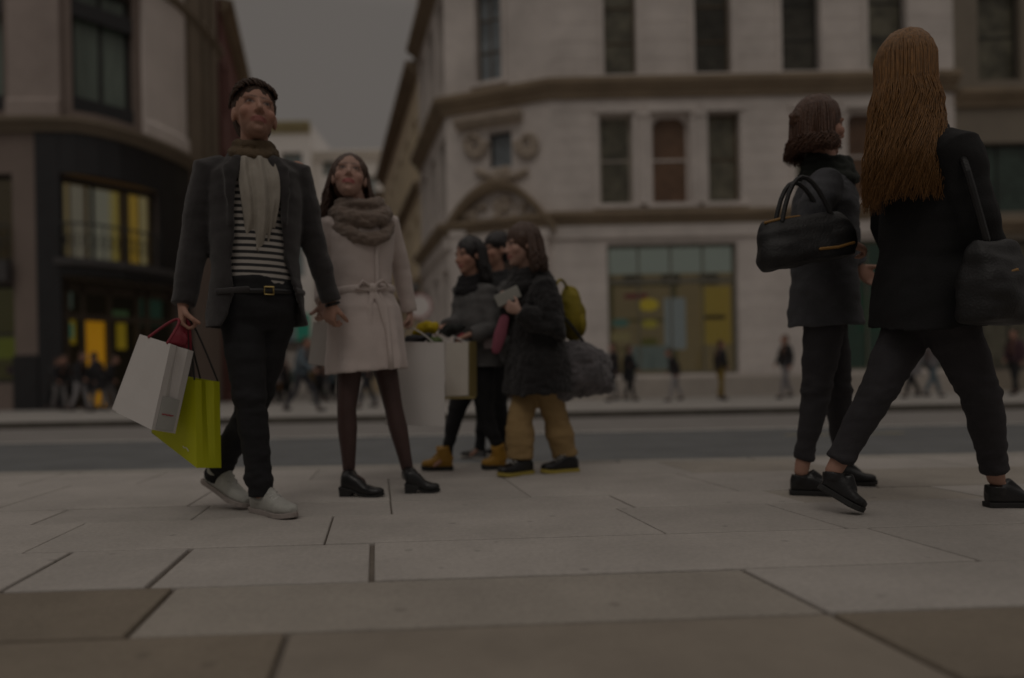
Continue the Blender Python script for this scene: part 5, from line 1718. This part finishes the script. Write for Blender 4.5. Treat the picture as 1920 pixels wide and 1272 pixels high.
# ================================================================ the trio
fur_blk = M('black_fur', (0.014, 0.013, 0.014), 0.9, 0.4, 40, 0.9, 90, sheen=0.15)
fur_gry = M('grey_fur', (0.105, 0.098, 0.105), 0.95, 0.55, 9, 1.0, 70, sheen=0.3)
jk_grey = M('grey_jacket', (0.10, 0.098, 0.098), 0.85, 0.3, 8, 0.4, 150)
jk_dark = M('dark_jacket', (0.035, 0.034, 0.035), 0.85, 0.5, 8, 0.4, 150)
khaki = M('khaki_cotton', (0.32, 0.215, 0.095), 0.9, 0.12, 10, 0.3, 200)
trs_blk = M('black_cloth', (0.012, 0.012, 0.014), 0.9, 0.3, 12)
must_l = M('mustard_leather', (0.40, 0.215, 0.028), 0.55, 0.15, 20)
sole_y = M('yellow_sole', (0.38, 0.30, 0.06), 0.7, 0.1)
sole_p = M('pale_sole', (0.5, 0.48, 0.45), 0.7, 0.1)

J1 = ptset(dict(F=(-.80, -.58, 0), head=(880, 478, 4.42), neck=(886, 522, 4.46), pelvis=(893, 672, 4.46),
    shR=(868, 545, 4.56), elR=(862, 605, 4.52), wrR=(838, 612, 4.30),
    shL=(912, 548, 4.36), elL=(925, 618, 4.30), wrL=(880, 628, 4.20),
    hiR=(885, 690, 4.50), knR=(856, 770, 4.42), anR=(836, 855, 4.40), toR=(812, 876, 4.36),
    hiL=(903, 690, 4.40), knL=(910, 780, 4.42), anL=(938, 852, 4.40), toL=(920, 876, 4.38)))
t1 = empty('person', G(880, 880), 'woman with black hair, dark grey jacket and yellow boots at the front of the trio', 'person', )
_, hf1, ax1 = make_body(t1, J1, .90, V((-.78, -.60, -.12)), V((-.05, 0, 1)), SK1, .007, True, build=.95,
    hands={'R': dict(d=(-.9, -.3, -.2), palm=(0, 0, -1), side=(0, -1, 0), curl=.9), 'L': dict(d=(-.9, -.2, -.3), palm=(0, .2, -1), side=(0, 1, 0), curl=.9)})
trousers(t1, J1, trs_blk, .9, ax1[1], ax1[3], ax1[4], ax1[2], hem=.75, res=.01, cuff=.0)
blazer(t1, J1, .90, jk_grey, ax1, .06, res=.010, hemrx=.20, seed=7, amp=.012, r=(.082, .070, .052), lapel=False, rx=1.05)
hair_long(t1, hf1, hair_blk, length=.15, n=220, seed=8, vol=1.06)
shoe(t1, (J1['anR'], G(850, 882)), G(790, 883), 'boot', must_l, rubber, 1.08, shaft=.10, name='boot', lace=trs_blk)
shoe(t1, (J1['anL'], G(950, 880)), G(902, 881), 'boot', must_l, rubber, 1.08, shaft=.10, name='boot', lace=trs_blk)

J2 = ptset(dict(F=(-.85, -.5, 0), head=(930, 468, 4.95), neck=(934, 512, 5.0), pelvis=(930, 660, 5.0),
    shR=(915, 535, 5.12), elR=(905, 595, 5.15), wrR=(890, 640, 5.05),
    shL=(955, 538, 4.88), elL=(962, 598, 4.85), wrL=(935, 640, 4.75),
    hiR=(922, 675, 5.06), knR=(908, 755, 5.0), anR=(900, 838, 4.98), toR=(880, 857, 4.93),
    hiL=(938, 675, 4.94), knL=(935, 755, 4.95), anL=(948, 835, 5.0), toL=(930, 852, 4.95)))
t2 = empty('person', G(905, 864, -.02), 'middle figure of the trio in grey jacket and black sneakers with pale soles, partly hidden', 'person')
_, hf2, ax2 = make_body(t2, J2, .92, V((-.88, -.45, -.05)), V((0, 0, 1)), SK1, .008, True)
trousers(t2, J2, trs_blk, .92, ax2[1], ax2[3], ax2[4], ax2[2], hem=.8, res=.01, cuff=-.03)
blazer(t2, J2, .92, jk_grey, ax2, .08, res=.011, hemrx=.205, seed=17, amp=.012, r=(.080, .068, .052), lapel=False, rx=1.05)
hair_short(t2, hf2, hair_blk, .008, 1.05, seed=3)
shoe(t2, (J2['anR'], G(912, 864, -.12)), P(866, 862, 4.9), 'sneaker', leather, sole_p, 1.1, shaft=.09, lace=sole_p)
shoe(t2, (J2['anL'], P(958, 856, 5.02)), P(912, 858, 4.96), 'sneaker', leather, sole_p, 1.1, shaft=.09, lace=sole_p)

J3 = ptset(dict(F=(-.90, -.42, 0), head=(978, 458, 4.15), neck=(994, 505, 4.20), pelvis=(1008, 680, 4.22),
    shR=(975, 535, 4.36), elR=(958, 612, 4.34), wrR=(952, 575, 4.18),
    shL=(1020, 538, 4.06), elL=(1040, 625, 4.00), wrL=(975, 585, 3.98),
    hiR=(998, 700, 4.28), knR=(975, 785, 4.16), anR=(975, 862, 4.14), toR=(950, 885, 4.08),
    hiL=(1020, 700, 4.14), knL=(1042, 785, 4.22), anL=(1060, 855, 4.26), toL=(1030, 880, 4.22)))
t3 = empty('person', G(1010, 888), 'woman in bulky black fur coat and wide khaki trousers holding up a pale phone', 'person')
_, hf3, ax3 = make_body(t3, J3, .95, V((-.93, -.32, -.10)), V((-.05, 0, 1)), SK2, .007, True,
    hands={'R': dict(d=(-.55, -.3, .7), palm=(.2, -.8, 0), side=(.3, 0, 1), curl=.8), 'L': dict(d=(-.85, .2, .45), palm=(.2, .9, .2), side=(.2, 0, 1), curl=.8)})
trousers(t3, J3, khaki, .95, ax3[1], ax3[3], ax3[4], ax3[2], wid=1.08, hem=1.45, knee=1.15, res=.010, cuff=.0, wr=.005)
c3, s3 = coat(t3, J3, .95, fur_blk, ax3, P(1000, 738, 4.2).z, waist=.205, bust=.225, hem_rx=.245, hem_ry=.215, nf=5, fa=.015, res=.011, amp=.0, r=(.092, .088, .062), seed=3, name='fur_coat')
n3 = len(c3.data.vertices)
def furrify(o, a1=.010, s1=45, a2=.012, s2=14):
    me = o.data
    for v in me.vertices:
        q = v.co
        v.co = q + v.normal * (a1 * noise.noise(q * s1) + a2 * noise.noise(q * s2))
furrify(c3)
hair_long(t3, hf3, hair_dk, length=.13, n=240, seed=9, vol=1.10, width=1.1)
mb = MB(); q = P(952, 556, 4.08); mb.box((0, 0, 0), (.16, .012, .075), Matrix.Translation(q) @ Matrix.Rotation(math.radians(-22), 4, 'Y') @ Matrix.Rotation(math.radians(-20), 4, 'Z'))
tag(mb.build('phone', M('pale_phone', (0.36, 0.36, 0.33), 0.35), bevel=.005), 'pale phone held flat in both hands of the fur-coated woman', 'phone')
shoe(t3, (J3['anR'], G(998, 888)), G(934, 896), 'sneaker', leather, sole_y, 1.12, shaft=.04, lace=sole_p)
shoe(t3, (J3['anL'], G(1084, 884)), G(1014, 889), 'sneaker', leather, sole_y, 1.12, shaft=.04, lace=sole_p)
def neck_scarf(t, ax, mat, k=1.0, r=.085, th=.034, lift=.05, seed=0):
    side, fr, upv, hside, hfr, shm, hw = ax
    mb = MB()
    for dz, rr in ((lift, r), (lift - .04, r * 1.2), (lift + .035, r * .85)):
        q = shm + upv * dz
        mb.tube([q + side * math.cos(a) * rr * k + fr * (.015 + math.sin(a) * rr * k) - upv * .02 * math.sin(a) for a in [2 * PI * i / 20 for i in range(21)]], th * k, 10, ref=(0, 0, 1), dome=False)
    return fuse('scarf', mb, mat, t, .009, 2, wrinkle(.008, 25, 40, seed))
neck_scarf(t1, ax1, M('black_knit', (0.014, 0.013, 0.015), 0.95), .9, seed=1)
neck_scarf(t2, ax2, M('charcoal_knit', (0.03, 0.03, 0.032), 0.95), .9, seed=2)
neck_scarf(t3, ax3, fur_blk, 1.0, r=.095, th=.045, seed=3)
# grey fur bag slung behind her
fb = empty('fur_bag', P(1080, 755, 4.25), 'large grey furry bag slung behind the woman in the black fur coat', 'bag')
mb = MB(); mb.ell(P(1078, 692, 4.25), ((.235, 0, -.03), (0, .15, 0), (.02, 0, .175)), 24, 16); mb.ell(P(1048, 712, 4.22), ((.14, 0, 0), (0, .13, 0), (0, 0, .16))); mb.ell(P(1112, 715, 4.25), ((.14, 0, 0), (0, .12, 0), (0, 0, .10)))
fbo = fuse('bag_body', mb, fur_gry, fb, .011, 1)
furrify(fbo, .014, 40, .03, 9)
mb = MB(); mb.tube(arc3(P(1050, 655, 4.15), P(1042, 585, 4.05), P(1100, 650, 4.28)), .010, 8); mb.build('strap', leather, fb)
bk = empty('backpack', P(1085, 640, 4.35), 'mustard yellow rounded bag on the back of the woman in the black fur coat', 'bag')
mb = MB(); mb.ell(P(1072, 590, 4.34), ((.085, 0, -.02), (0, .12, 0), (0, 0, .18)), 20, 14); must_c = M('mustard_canvas', (0.235, 0.185, 0.012), 0.85, 0.2, 12, 0.4, 120)
bko = fuse('bag_body', mb, must_c, bk, .010, 2, wrinkle(.012, 12, 12)); mb = MB(); mb.ell(P(1088, 608, 4.32), ((.04, 0, 0), (0, .09, 0), (0, 0, .08))); mb.build('front_pocket', must_c, bk, smooth=True)
mb = MB(); mb.tube(arc3(P(1066, 548, 4.32), P(1050, 525, 4.20), P(1036, 560, 4.02)), .009, 8); mb.build('strap', must_c, bk)
# cream bag with mustard side, pink bag
cream = M('cream_card', (0.60, 0.56, 0.50), 0.6, 0.03, 3)
must_p = M('mustard_card', (0.28, 0.22, 0.08), 0.6, 0.05, 3)
cb = bag('cream card bag with a mustard side carried low in front of the trio', (P(836, 643, 4.15), P(878, 641, 4.12), P(878, 742, 4.12), P(836, 744, 4.15)), P(891, 640, 4.22) - P(878, 641, 4.12), cream,
    handles=[arc3(P(842, 643, 4.15), J1['wrR'] + V((-.08, -.03, -.02)), P(872, 641, 4.13))], hmat=cord_w)
mb = MB()
A_, B_, C_, D_ = P(878.7, 641, 4.115), P(891.7, 640, 4.215), P(891.7, 743, 4.215), P(878.7, 744, 4.115)
e_ = V((.004, -.002, 0)); mb.hexa([D_ + e_, C_ + e_, C_ + e_ * 2, D_ + e_ * 2, A_ + e_, B_ + e_, B_ + e_ * 2, A_ + e_ * 2]); mb.build('side_panel', must_p, cb)
mb = MB(); mb.box(P(862, 746, 4.16), (.19, .10, .012)); mb.build('base_panel', must_p, cb)
bag('pinkish bag squeezed between the first two of the trio', (P(902, 608, 4.30), P(935, 600, 4.28), P(932, 652, 4.28), P(898, 655, 4.30)), V((.02, .07, 0)), M('pink_grey_card', (0.36, 0.30, 0.31), 0.6, 0.1, 6),
    handles=[arc3(P(906, 608, 4.30), J1['wrL'] + V((.0, 0, .0)), P(928, 602, 4.28))], hmat=cord_k)
mb = MB(); mb.tube([P(946, 598, 4.14), P(938, 628, 4.12), P(930, 656, 4.14)], [.03, .04, .03], 10, ref=(1, 0, 0), flat=.3)
tag(mb.build('scarf', M('pink_scarf', (0.26, 0.075, 0.11), 0.85), smooth=True), 'dull pink scarf hanging at the edge of the black fur coat', 'scarf')
crumple('glove', 'black glove under the front trio woman\'s hand above the cream bag', 'glove', P(846, 618, 4.20), ((.085, 0, .02), (0, .04, 0), (0, 0, .035)), (0.012, 0.014, 0.013), 5)
crumple('tissue_paper', 'scrap of red tissue sticking up from the cream card bag', 'tissue paper', P(862, 634, 4.2), ((.03, 0, .015), (0, .03, 0), (0, 0, .03)), (0.35, 0.05, 0.07), 6)

# ================================================================ the two women at the right
jk_gry2 = M('slate_jacket', (0.060, 0.062, 0.070), 0.85, 0.3, 7, 0.4, 150)
jeans_g = M('dark_grey_jeans', (0.032, 0.030, 0.034), 0.9, 0.2, 10, 0.3, 220)
coat_blk = M('black_coat', (0.008, 0.008, 0.009), 0.9, 0.3, 10, 0.3, 200)
orange_t = M('orange_trim', (0.28, 0.15, 0.04), 0.6)
JA = ptset(dict(F=(.90, .15, 0), head=(1538, 235, 3.20), neck=(1540, 300, 3.24), pelvis=(1545, 560, 3.26),
    shL=(1545, 335, 3.40), elL=(1560, 430, 3.46), wrL=(1610, 500, 3.42),
    shR=(1548, 340, 3.06), elR=(1515, 425, 2.98), wrR=(1590, 455, 2.94),
    hiR=(1548, 590, 3.18), knR=(1530, 735, 3.21), anR=(1502, 886, 3.23), toR=(1550, 922, 3.23),
    hiL=(1548, 590, 3.34), knL=(1572, 732, 3.36), anL=(1578, 870, 3.50), toL=(1618, 902, 3.50)))
pa = empty('person', G(1540, 925), 'woman with short reddish brown hair and slate jacket, left one of the right-hand pair', 'person')
_, hfA, axA = make_body(pa, JA, 1.0, V((.94, .20, -.04)), V((0, 0, 1)), SK1, .007, True, feet=.6,
    hands={'R': dict(d=(.85, .1, -.3), palm=(0, .5, -.8), side=(0, 1, .3), curl=1.0), 'L': dict(d=(.6, 0, -.7), palm=(0, -.8, 0), side=(.7, 0, .5), curl=.5)})
trousers(pa, JA, jeans_g, 1.0, axA[1], axA[3], axA[4], axA[2], hem=.85, res=.009, cuff=.06, name='jeans')
blazer(pa, JA, 1.0, jk_gry2, axA, .13, res=.009, hemrx=.20, seed=11, amp=.010, r=(.080, .068, .052), lapel=False, rx=1.06)
hair_long(pa, hfA, hair_red, length=.09, n=700, vol=1.06, seed=6, wave=.014, rs=.003)
bun = MB(); bun.ell(hfA[0] - hfA[2] * .115 + hfA[3] * .03, ((.045, 0, 0), (0, .045, 0), (0, 0, .05))); fuse('hair_bun', bun, hair_red, pa, .007, 1, wrinkle(.008, 40, 40))
neck_scarf(pa, axA, M('dark_green_knit', (0.02, 0.024, 0.02), 0.95), 1.0, seed=4)
shoe(pa, (JA['anR'], G(1480, 927)), G(1588, 930), 'sneaker', leather, rubber, 1.0, shaft=.034, name='low_shoe')
shoe(pa, (JA['anL'], G(1556, 908)), G(1646, 912), 'sneaker', leather, rubber, 1.0, shaft=.034, name='low_shoe')
hb = empty('handbag', P(1500, 505, 2.95), 'bulky black handbag with thin orange trim hooked over an elbow', 'handbag')
def soft_bag(t, c, ux, uy, uz, w, d, h, mat, seed):
    c, ux, uy, uz = V(c), V(ux).normalized(), V(uy).normalized(), V(uz).normalized()
    mb = MB()
    secs = [(c + uz * h * z, ux * w * a, uy * d * b) for z, a, b in ((-.5, .40, .35), (-.47, .49, .46), (-.3, .53, .52), (0, .52, .50), (.25, .49, .40), (.42, .45, .26), (.5, .42, .14))]
    sections(mb, secs, 32, 3.2)
    return fuse('bag_body', mb, mat, t, .008, 2, wrinkle(.016, 6, 11, seed))
bag_l = M('soft_black_leather', (0.012, 0.012, 0.013), 0.55, 0.3, 12, 0.3, 120)
bc = P(1508, 452, 2.90)
soft_bag(hb, bc, (1, .1, .16), (0, 1, 0), (-.16, 0, 1), .40, .17, .20, bag_l, 4)
def bagpt(u, v, o=-.092): return bc + V((1, .1, .16)).normalized() * u + V((-.16, 0, 1)).normalized() * v + V((0, o, 0))
mb = MB(); mb.tube([bagpt(-.17, .098, -.03), bagpt(-.1, .103, -.035), bagpt(-.02, .1, -.035)], .006, 8); mb.build('trim', orange_t, hb)
mb = MB(); mb.tube([bagpt(.02, -.055, -.088), bagpt(.10, -.06, -.088), bagpt(.18, -.05, -.070)], .006, 8); mb.build('trim', orange_t, hb)
for dy in (-.04, .04):
    mb = MB(); mb.tube(arc3(bagpt(-.10, .09, dy), bagpt(.02, .26, dy), bagpt(.12, .08, dy)), .010, 8); mb.build('handle', bag_l, hb)

JB = ptset(dict(F=(.84, .54, 0), head=(1706, 128, 2.66), neck=(1722, 215, 2.66), pelvis=(1745, 545, 2.72),
    shL=(1672, 268, 2.86), elL=(1668, 420, 2.92), wrL=(1700, 545, 2.92),
    shR=(1790, 272, 2.52), elR=(1832, 415, 2.50), wrR=(1868, 520, 2.56),
    hiL=(1718, 585, 2.80), knL=(1650, 725, 2.76), anL=(1562, 885, 2.78), toL=(1598, 930, 2.80),
    hiR=(1770, 585, 2.66), knR=(1838, 735, 2.68), anR=(1868, 899, 2.83), toR=(1918, 938, 2.83)))
pb = empty('person', G(1740, 960), 'nearest woman at the right with long golden brown hair over a black coat', 'person')
_, hfB, axB = make_body(pb, JB, 1.03, V((.86, .50, 0)), V((0, 0, 1)), SK1, .007, True, feet=.6,
    hands={'R': dict(d=(.3, .1, -1), palm=(-.5, .8, 0), side=(.8, .4, 0), curl=1.0), 'L': dict(d=(.3, .1, -1), palm=(.5, -.8, 0), side=(.8, .4, 0), curl=.6)})
trousers(pb, JB, jeans_g, 1.03, axB[1], axB[3], axB[4], axB[2], hem=.92, res=.009, cuff=.05, name='jeans', wid=1.05)
coat(pb, JB, 1.03, coat_blk, axB, P(1745, 610, 2.72).z, waist=.185, bust=.205, hem_rx=.225, hem_ry=.19, nf=5, fa=.012, res=.009, r=(.082, .070, .056), seed=5, amp=.008)
hair_long(pb, hfB, hair_gold, length=.46, n=1900, vol=1.05, seed=12, wave=.020, width=.95, wind=(-.03, -.02, 0), rs=.0024)
shoe(pb, (JB['anL'], P(1532, 915, 2.79)), G(1616, 966), 'sneaker', leather, rubber, 1.0, shaft=.034, name='low_shoe', up=V((.4, 0, 1)))
shoe(pb, (JB['anR'], G(1848, 951)), G(1950, 950), 'sneaker', leather, rubber, 1.0, shaft=.034, name='low_shoe')
hb2 = empty('handbag', P(1870, 600, 2.5), 'large soft black shoulder bag at the right edge beside the long-haired woman', 'handbag')
soft_bag(hb2, P(1864, 530, 2.45), (.9, .5, 0), (-.5, .9, 0), (0, 0, 1), .30, .17, .30, bag_l, 8)
mb = MB(); mb.tube(arc3(P(1850, 450, 2.42), P(1806, 300, 2.44), P(1842, 460, 2.56)), .012, 8); mb.build('strap', leather, hb2)
mb = MB(); mb.tube([P(1888, 512, 2.36), P(1906, 506, 2.38), P(1912, 530, 2.40)], .007, 8); mb.build('trim', orange_t, hb2)

# ================================================================ people across the road
def far_person(label, px, py, ang, h, coatc, legc, hairc, stride=.25, res=.022, lean=.0, coat_len=.75, group=None, bagc=None):
    base = G(px, py)
    k = h / 1.75
    a = math.radians(ang)
    F = V((math.cos(a), math.sin(a), 0)); S = V((-F.y, F.x, 0)); Z = V((0, 0, 1))
    B = lambda f, s, z: base + F * f * k + S * s * k + Z * z * k
    st = stride
    J = dict(F=F, head=B(.03 + lean * .16, 0, 1.62), neck=B(lean * .12, 0, 1.46), pelvis=B(0, 0, .95), shL=B(lean * .1, .19, 1.41), shR=B(lean * .1, -.19, 1.41),
             elL=B(-.08 * st * 4, .24, 1.14), wrL=B(-.02, .22, .90), elR=B(.10 * st * 4, -.23, 1.14), wrR=B(.26 * st * 4, -.20, .97),
             hiL=B(0, .09, .90), hiR=B(0, -.09, .90), knL=B(st * .65, .09, .51), anL=B(st, .08, .09), toL=B(st + .13, .09, .04),
             knR=B(-st * .25, -.09, .50), anR=B(-st, -.08, .13), toR=B(-st + .12, -.09, .04))
    t = empty('person', base, label, 'person', group)
    _, hf, ax = make_body(t, J, k, F, Z, SK1, res * .75)
    trousers(t, J, legc, k, ax[1], ax[3], ax[4], ax[2], res=res * .8, hem=.95)
    if coat_len < .8:
        coat(t, J, k, coatc, ax, base.z + coat_len * k, waist=.19, bust=.21, hem_rx=.24, hem_ry=.19, nf=4, fa=.01, res=res * .8, amp=.01)
    else:
        blazer(t, J, k, coatc, ax, .08, res=res * .8, lapel=False, rx=1.08, amp=.01)
    mb = MB(); c = J['head']; mb.ell(c + Z * .035 * k - F * .02, (S * .088 * k, F * .098 * k, Z * .098 * k), 14, 10); mb.ell(c - F * .05 * k - Z * .02, (S * .075 * k, F * .06 * k, Z * .10 * k), 12, 8)
    fuse('hair', mb, hairc, t, res * .6, 1, wrinkle(.006, 30, 30))
    for s in 'LR':
        an, to = J['an' + s], J['to' + s]
        mb = MB(); d = (V((to.x, to.y, 0)) - V((an.x, an.y, 0))).normalized()
        mb.ell(an + d * .06 - Z * .045, (d * .13 * k, d.cross(Z) * .045 * k, Z * .045 * k), 12, 8); mb.build('shoe', leather, t, smooth=True)
    if bagc:
        mb = MB(); q = J['wrR'] - Z * .25
        mb.box(q, (.28, .12, .34)); tag(mb.build('carrier_bag', bagc, bevel=.01), 'small bag carried by the ' + label, 'bag')
    return t
m_jgr = M('far_grey_trousers', (0.20, 0.19, 0.19), 0.9)
m_jac = M('far_black_jacket', (0.022, 0.022, 0.025), 0.85, 0.3)
m_nvy = M('far_blue_grey_coat', (0.12, 0.16, 0.19), 0.85, 0.2)
m_teal = M('far_teal_coat', (0.06, 0.13, 0.12), 0.85, 0.2)
m_mst = M('far_mustard', (0.22, 0.15, 0.03), 0.85, 0.2)
m_gry = M('far_grey', (0.22, 0.21, 0.22), 0.85, 0.2)
m_org = M('far_orange', (0.4, 0.2, 0.08), 0.8)
far_person('person in black jacket and grey trousers, leftmost by the black shopfront', 112, 771, -20, 1.66, m_jac, m_jgr, hair_br, .2, lean=.8, coat_len=.9)
far_person('person in black with pale trousers, middle of the group by the black shopfront', 150, 773, 5, 1.68, m_jac, M('far_pale_trousers', (0.30, 0.29, 0.30), 0.9), hair_dk, .22, lean=.5, coat_len=.9)
far_person('person in long black coat rightmost of the group by the amber door', 188, 772, 175, 1.68, m_jac, m_jgr, hair_blk, .2, lean=.9, coat_len=.62)
far_person('person in dark grey coat behind the group by the black shopfront', 132, 770, 185, 1.7, jk_dark, m_jac, hair_dk, .1, lean=.6, coat_len=.7)
far_person('person in black puffy jacket in front of the amber door edge', 203, 770, 20, 1.62, m_jac, m_jgr, hair_dk, .2, lean=1.2, coat_len=.9)
for px_, c_, h_, nm_ in ((98, jk_dark, 1.64, 'person in long dark coat at the left end of the group by the black shopfront'), (166, m_jac, 1.60, 'shorter person in long black coat just left of the rightmost one by the black shopfront')):
    far_person(nm_, px_, 770, 20, h_, c_, m_jac, hair_dk, .15, lean=1.0, coat_len=.55)
far_person('striding pedestrian in blue grey coat crossing the side street mouth', 566, 773, -8, 1.72, m_nvy, M('far_dark_trousers', (0.05, 0.05, 0.06), 0.9), hair_dk, .38, lean=.8, coat_len=.85)
far_person('dark clothed pedestrian seen between the woman\'s legs', 690, 767, 200, 1.72, m_jac, M('far_dark_trousers', (0.05, 0.05, 0.06), 0.9), hair_dk, .22)
grp = 'distant pedestrians in the side street'
for i, (px, py, an, cc, lc, lb) in enumerate([(516, 752, 250, m_jac, m_jgr, 'distant pedestrian in black, nearest to the man\'s leg'), (528, 749, 60, m_jac, trs_blk, 'distant pedestrian all in black with dark trousers left of the striding one'), (542, 750, 270, m_teal, trs_blk, 'distant pedestrian in teal coat behind the striding one'),
        (590, 747, 280, m_mst, trs_blk, 'distant pedestrian in mustard top right of the striding one'), (601, 750, 90, m_jac, trs_blk, 'distant pedestrian in black right below the small white bag'), (613, 750, 250, m_jac, m_jgr, 'distant pedestrian in black jacket and grey trousers beside the woman\'s coat'), (627, 748, 100, m_teal, trs_blk, 'distant pedestrian in teal closest to the woman\'s leg'), (503, 748, 90, m_jac, trs_blk, 'distant pedestrian in black half behind the man\'s knee'), (535, 757, 200, m_jac, trs_blk, 'larger distant pedestrian in black just left of the striding one'), (600, 756, 170, m_jac, trs_blk, 'larger distant pedestrian in black just right of the striding one'), (622, 755, 15, m_nvy, trs_blk, 'distant pedestrian in blue grey coat against the pink coat hem'), (518, 758, 200, m_gry, trs_blk, 'distant pedestrian in grey top touching the man\'s trouser leg')]):
    far_person(lb, px, py, an, 1.70, cc, lc, hair_dk, .16, res=.03, group=grp)
for px, py, c_, lb, dz in ((524, 727, m_org, 'orange bag held by a distant pedestrian in the side street', .55), (612, 731, M('far_lime', (0.12, 0.30, 0.02), 0.8), 'bright green bag held by a distant pedestrian beside the woman\'s leg', .4)):
    mb = MB(); mb.box(P(px, py, 31), (.26, .14, .38)); tag(mb.build('carrier_bag', c_, bevel=.02), lb, 'bag')
far_person('person in black and grey by the wall just right of the grey fur bag', 1152, 753, 190, 1.66, m_jac, m_jgr, hair_br, .15)
far_person('person in dark jacket and pale trousers stooping before the large shop window', 1268, 752, 175, 1.42, m_jac, M('far_pale_trousers', (0.30, 0.29, 0.30), 0.9), hair_red, .22, lean=1.3, coat_len=.9)
far_person('person in black top and dark mustard trousers before the mustard panel', 1352, 751, 10, 1.62, m_jac, m_mst, hair_red, .10, coat_len=.9)
far_person('dark clothed person against the stone pier right of the shop window', 1475, 748, 185, 1.74, m_jac, m_gry, hair_red, .18, coat_len=.9)
far_person('person in black coat passing between the grey fur bag and the shop window', 1180, 752, 15, 1.6, m_jac, m_jac, hair_dk, .2, coat_len=.6)
far_person('person in grey coat walking between the legs of the long-haired woman', 1712, 746, 185, 1.62, m_gry, m_jac, hair_dk, .25, coat_len=.6)
far_person('person in blue grey trousers walking past the right-hand shop window', 1748, 745, 5, 1.55, m_gry, m_nvy, hair_br, .3, coat_len=.9)
far_person('person in dark plum top standing at the far right edge of the photo', 1905, 741, 185, 1.72, M('far_plum', (0.08, 0.04, 0.05), 0.85), m_jac, hair_br, .12, coat_len=.9)
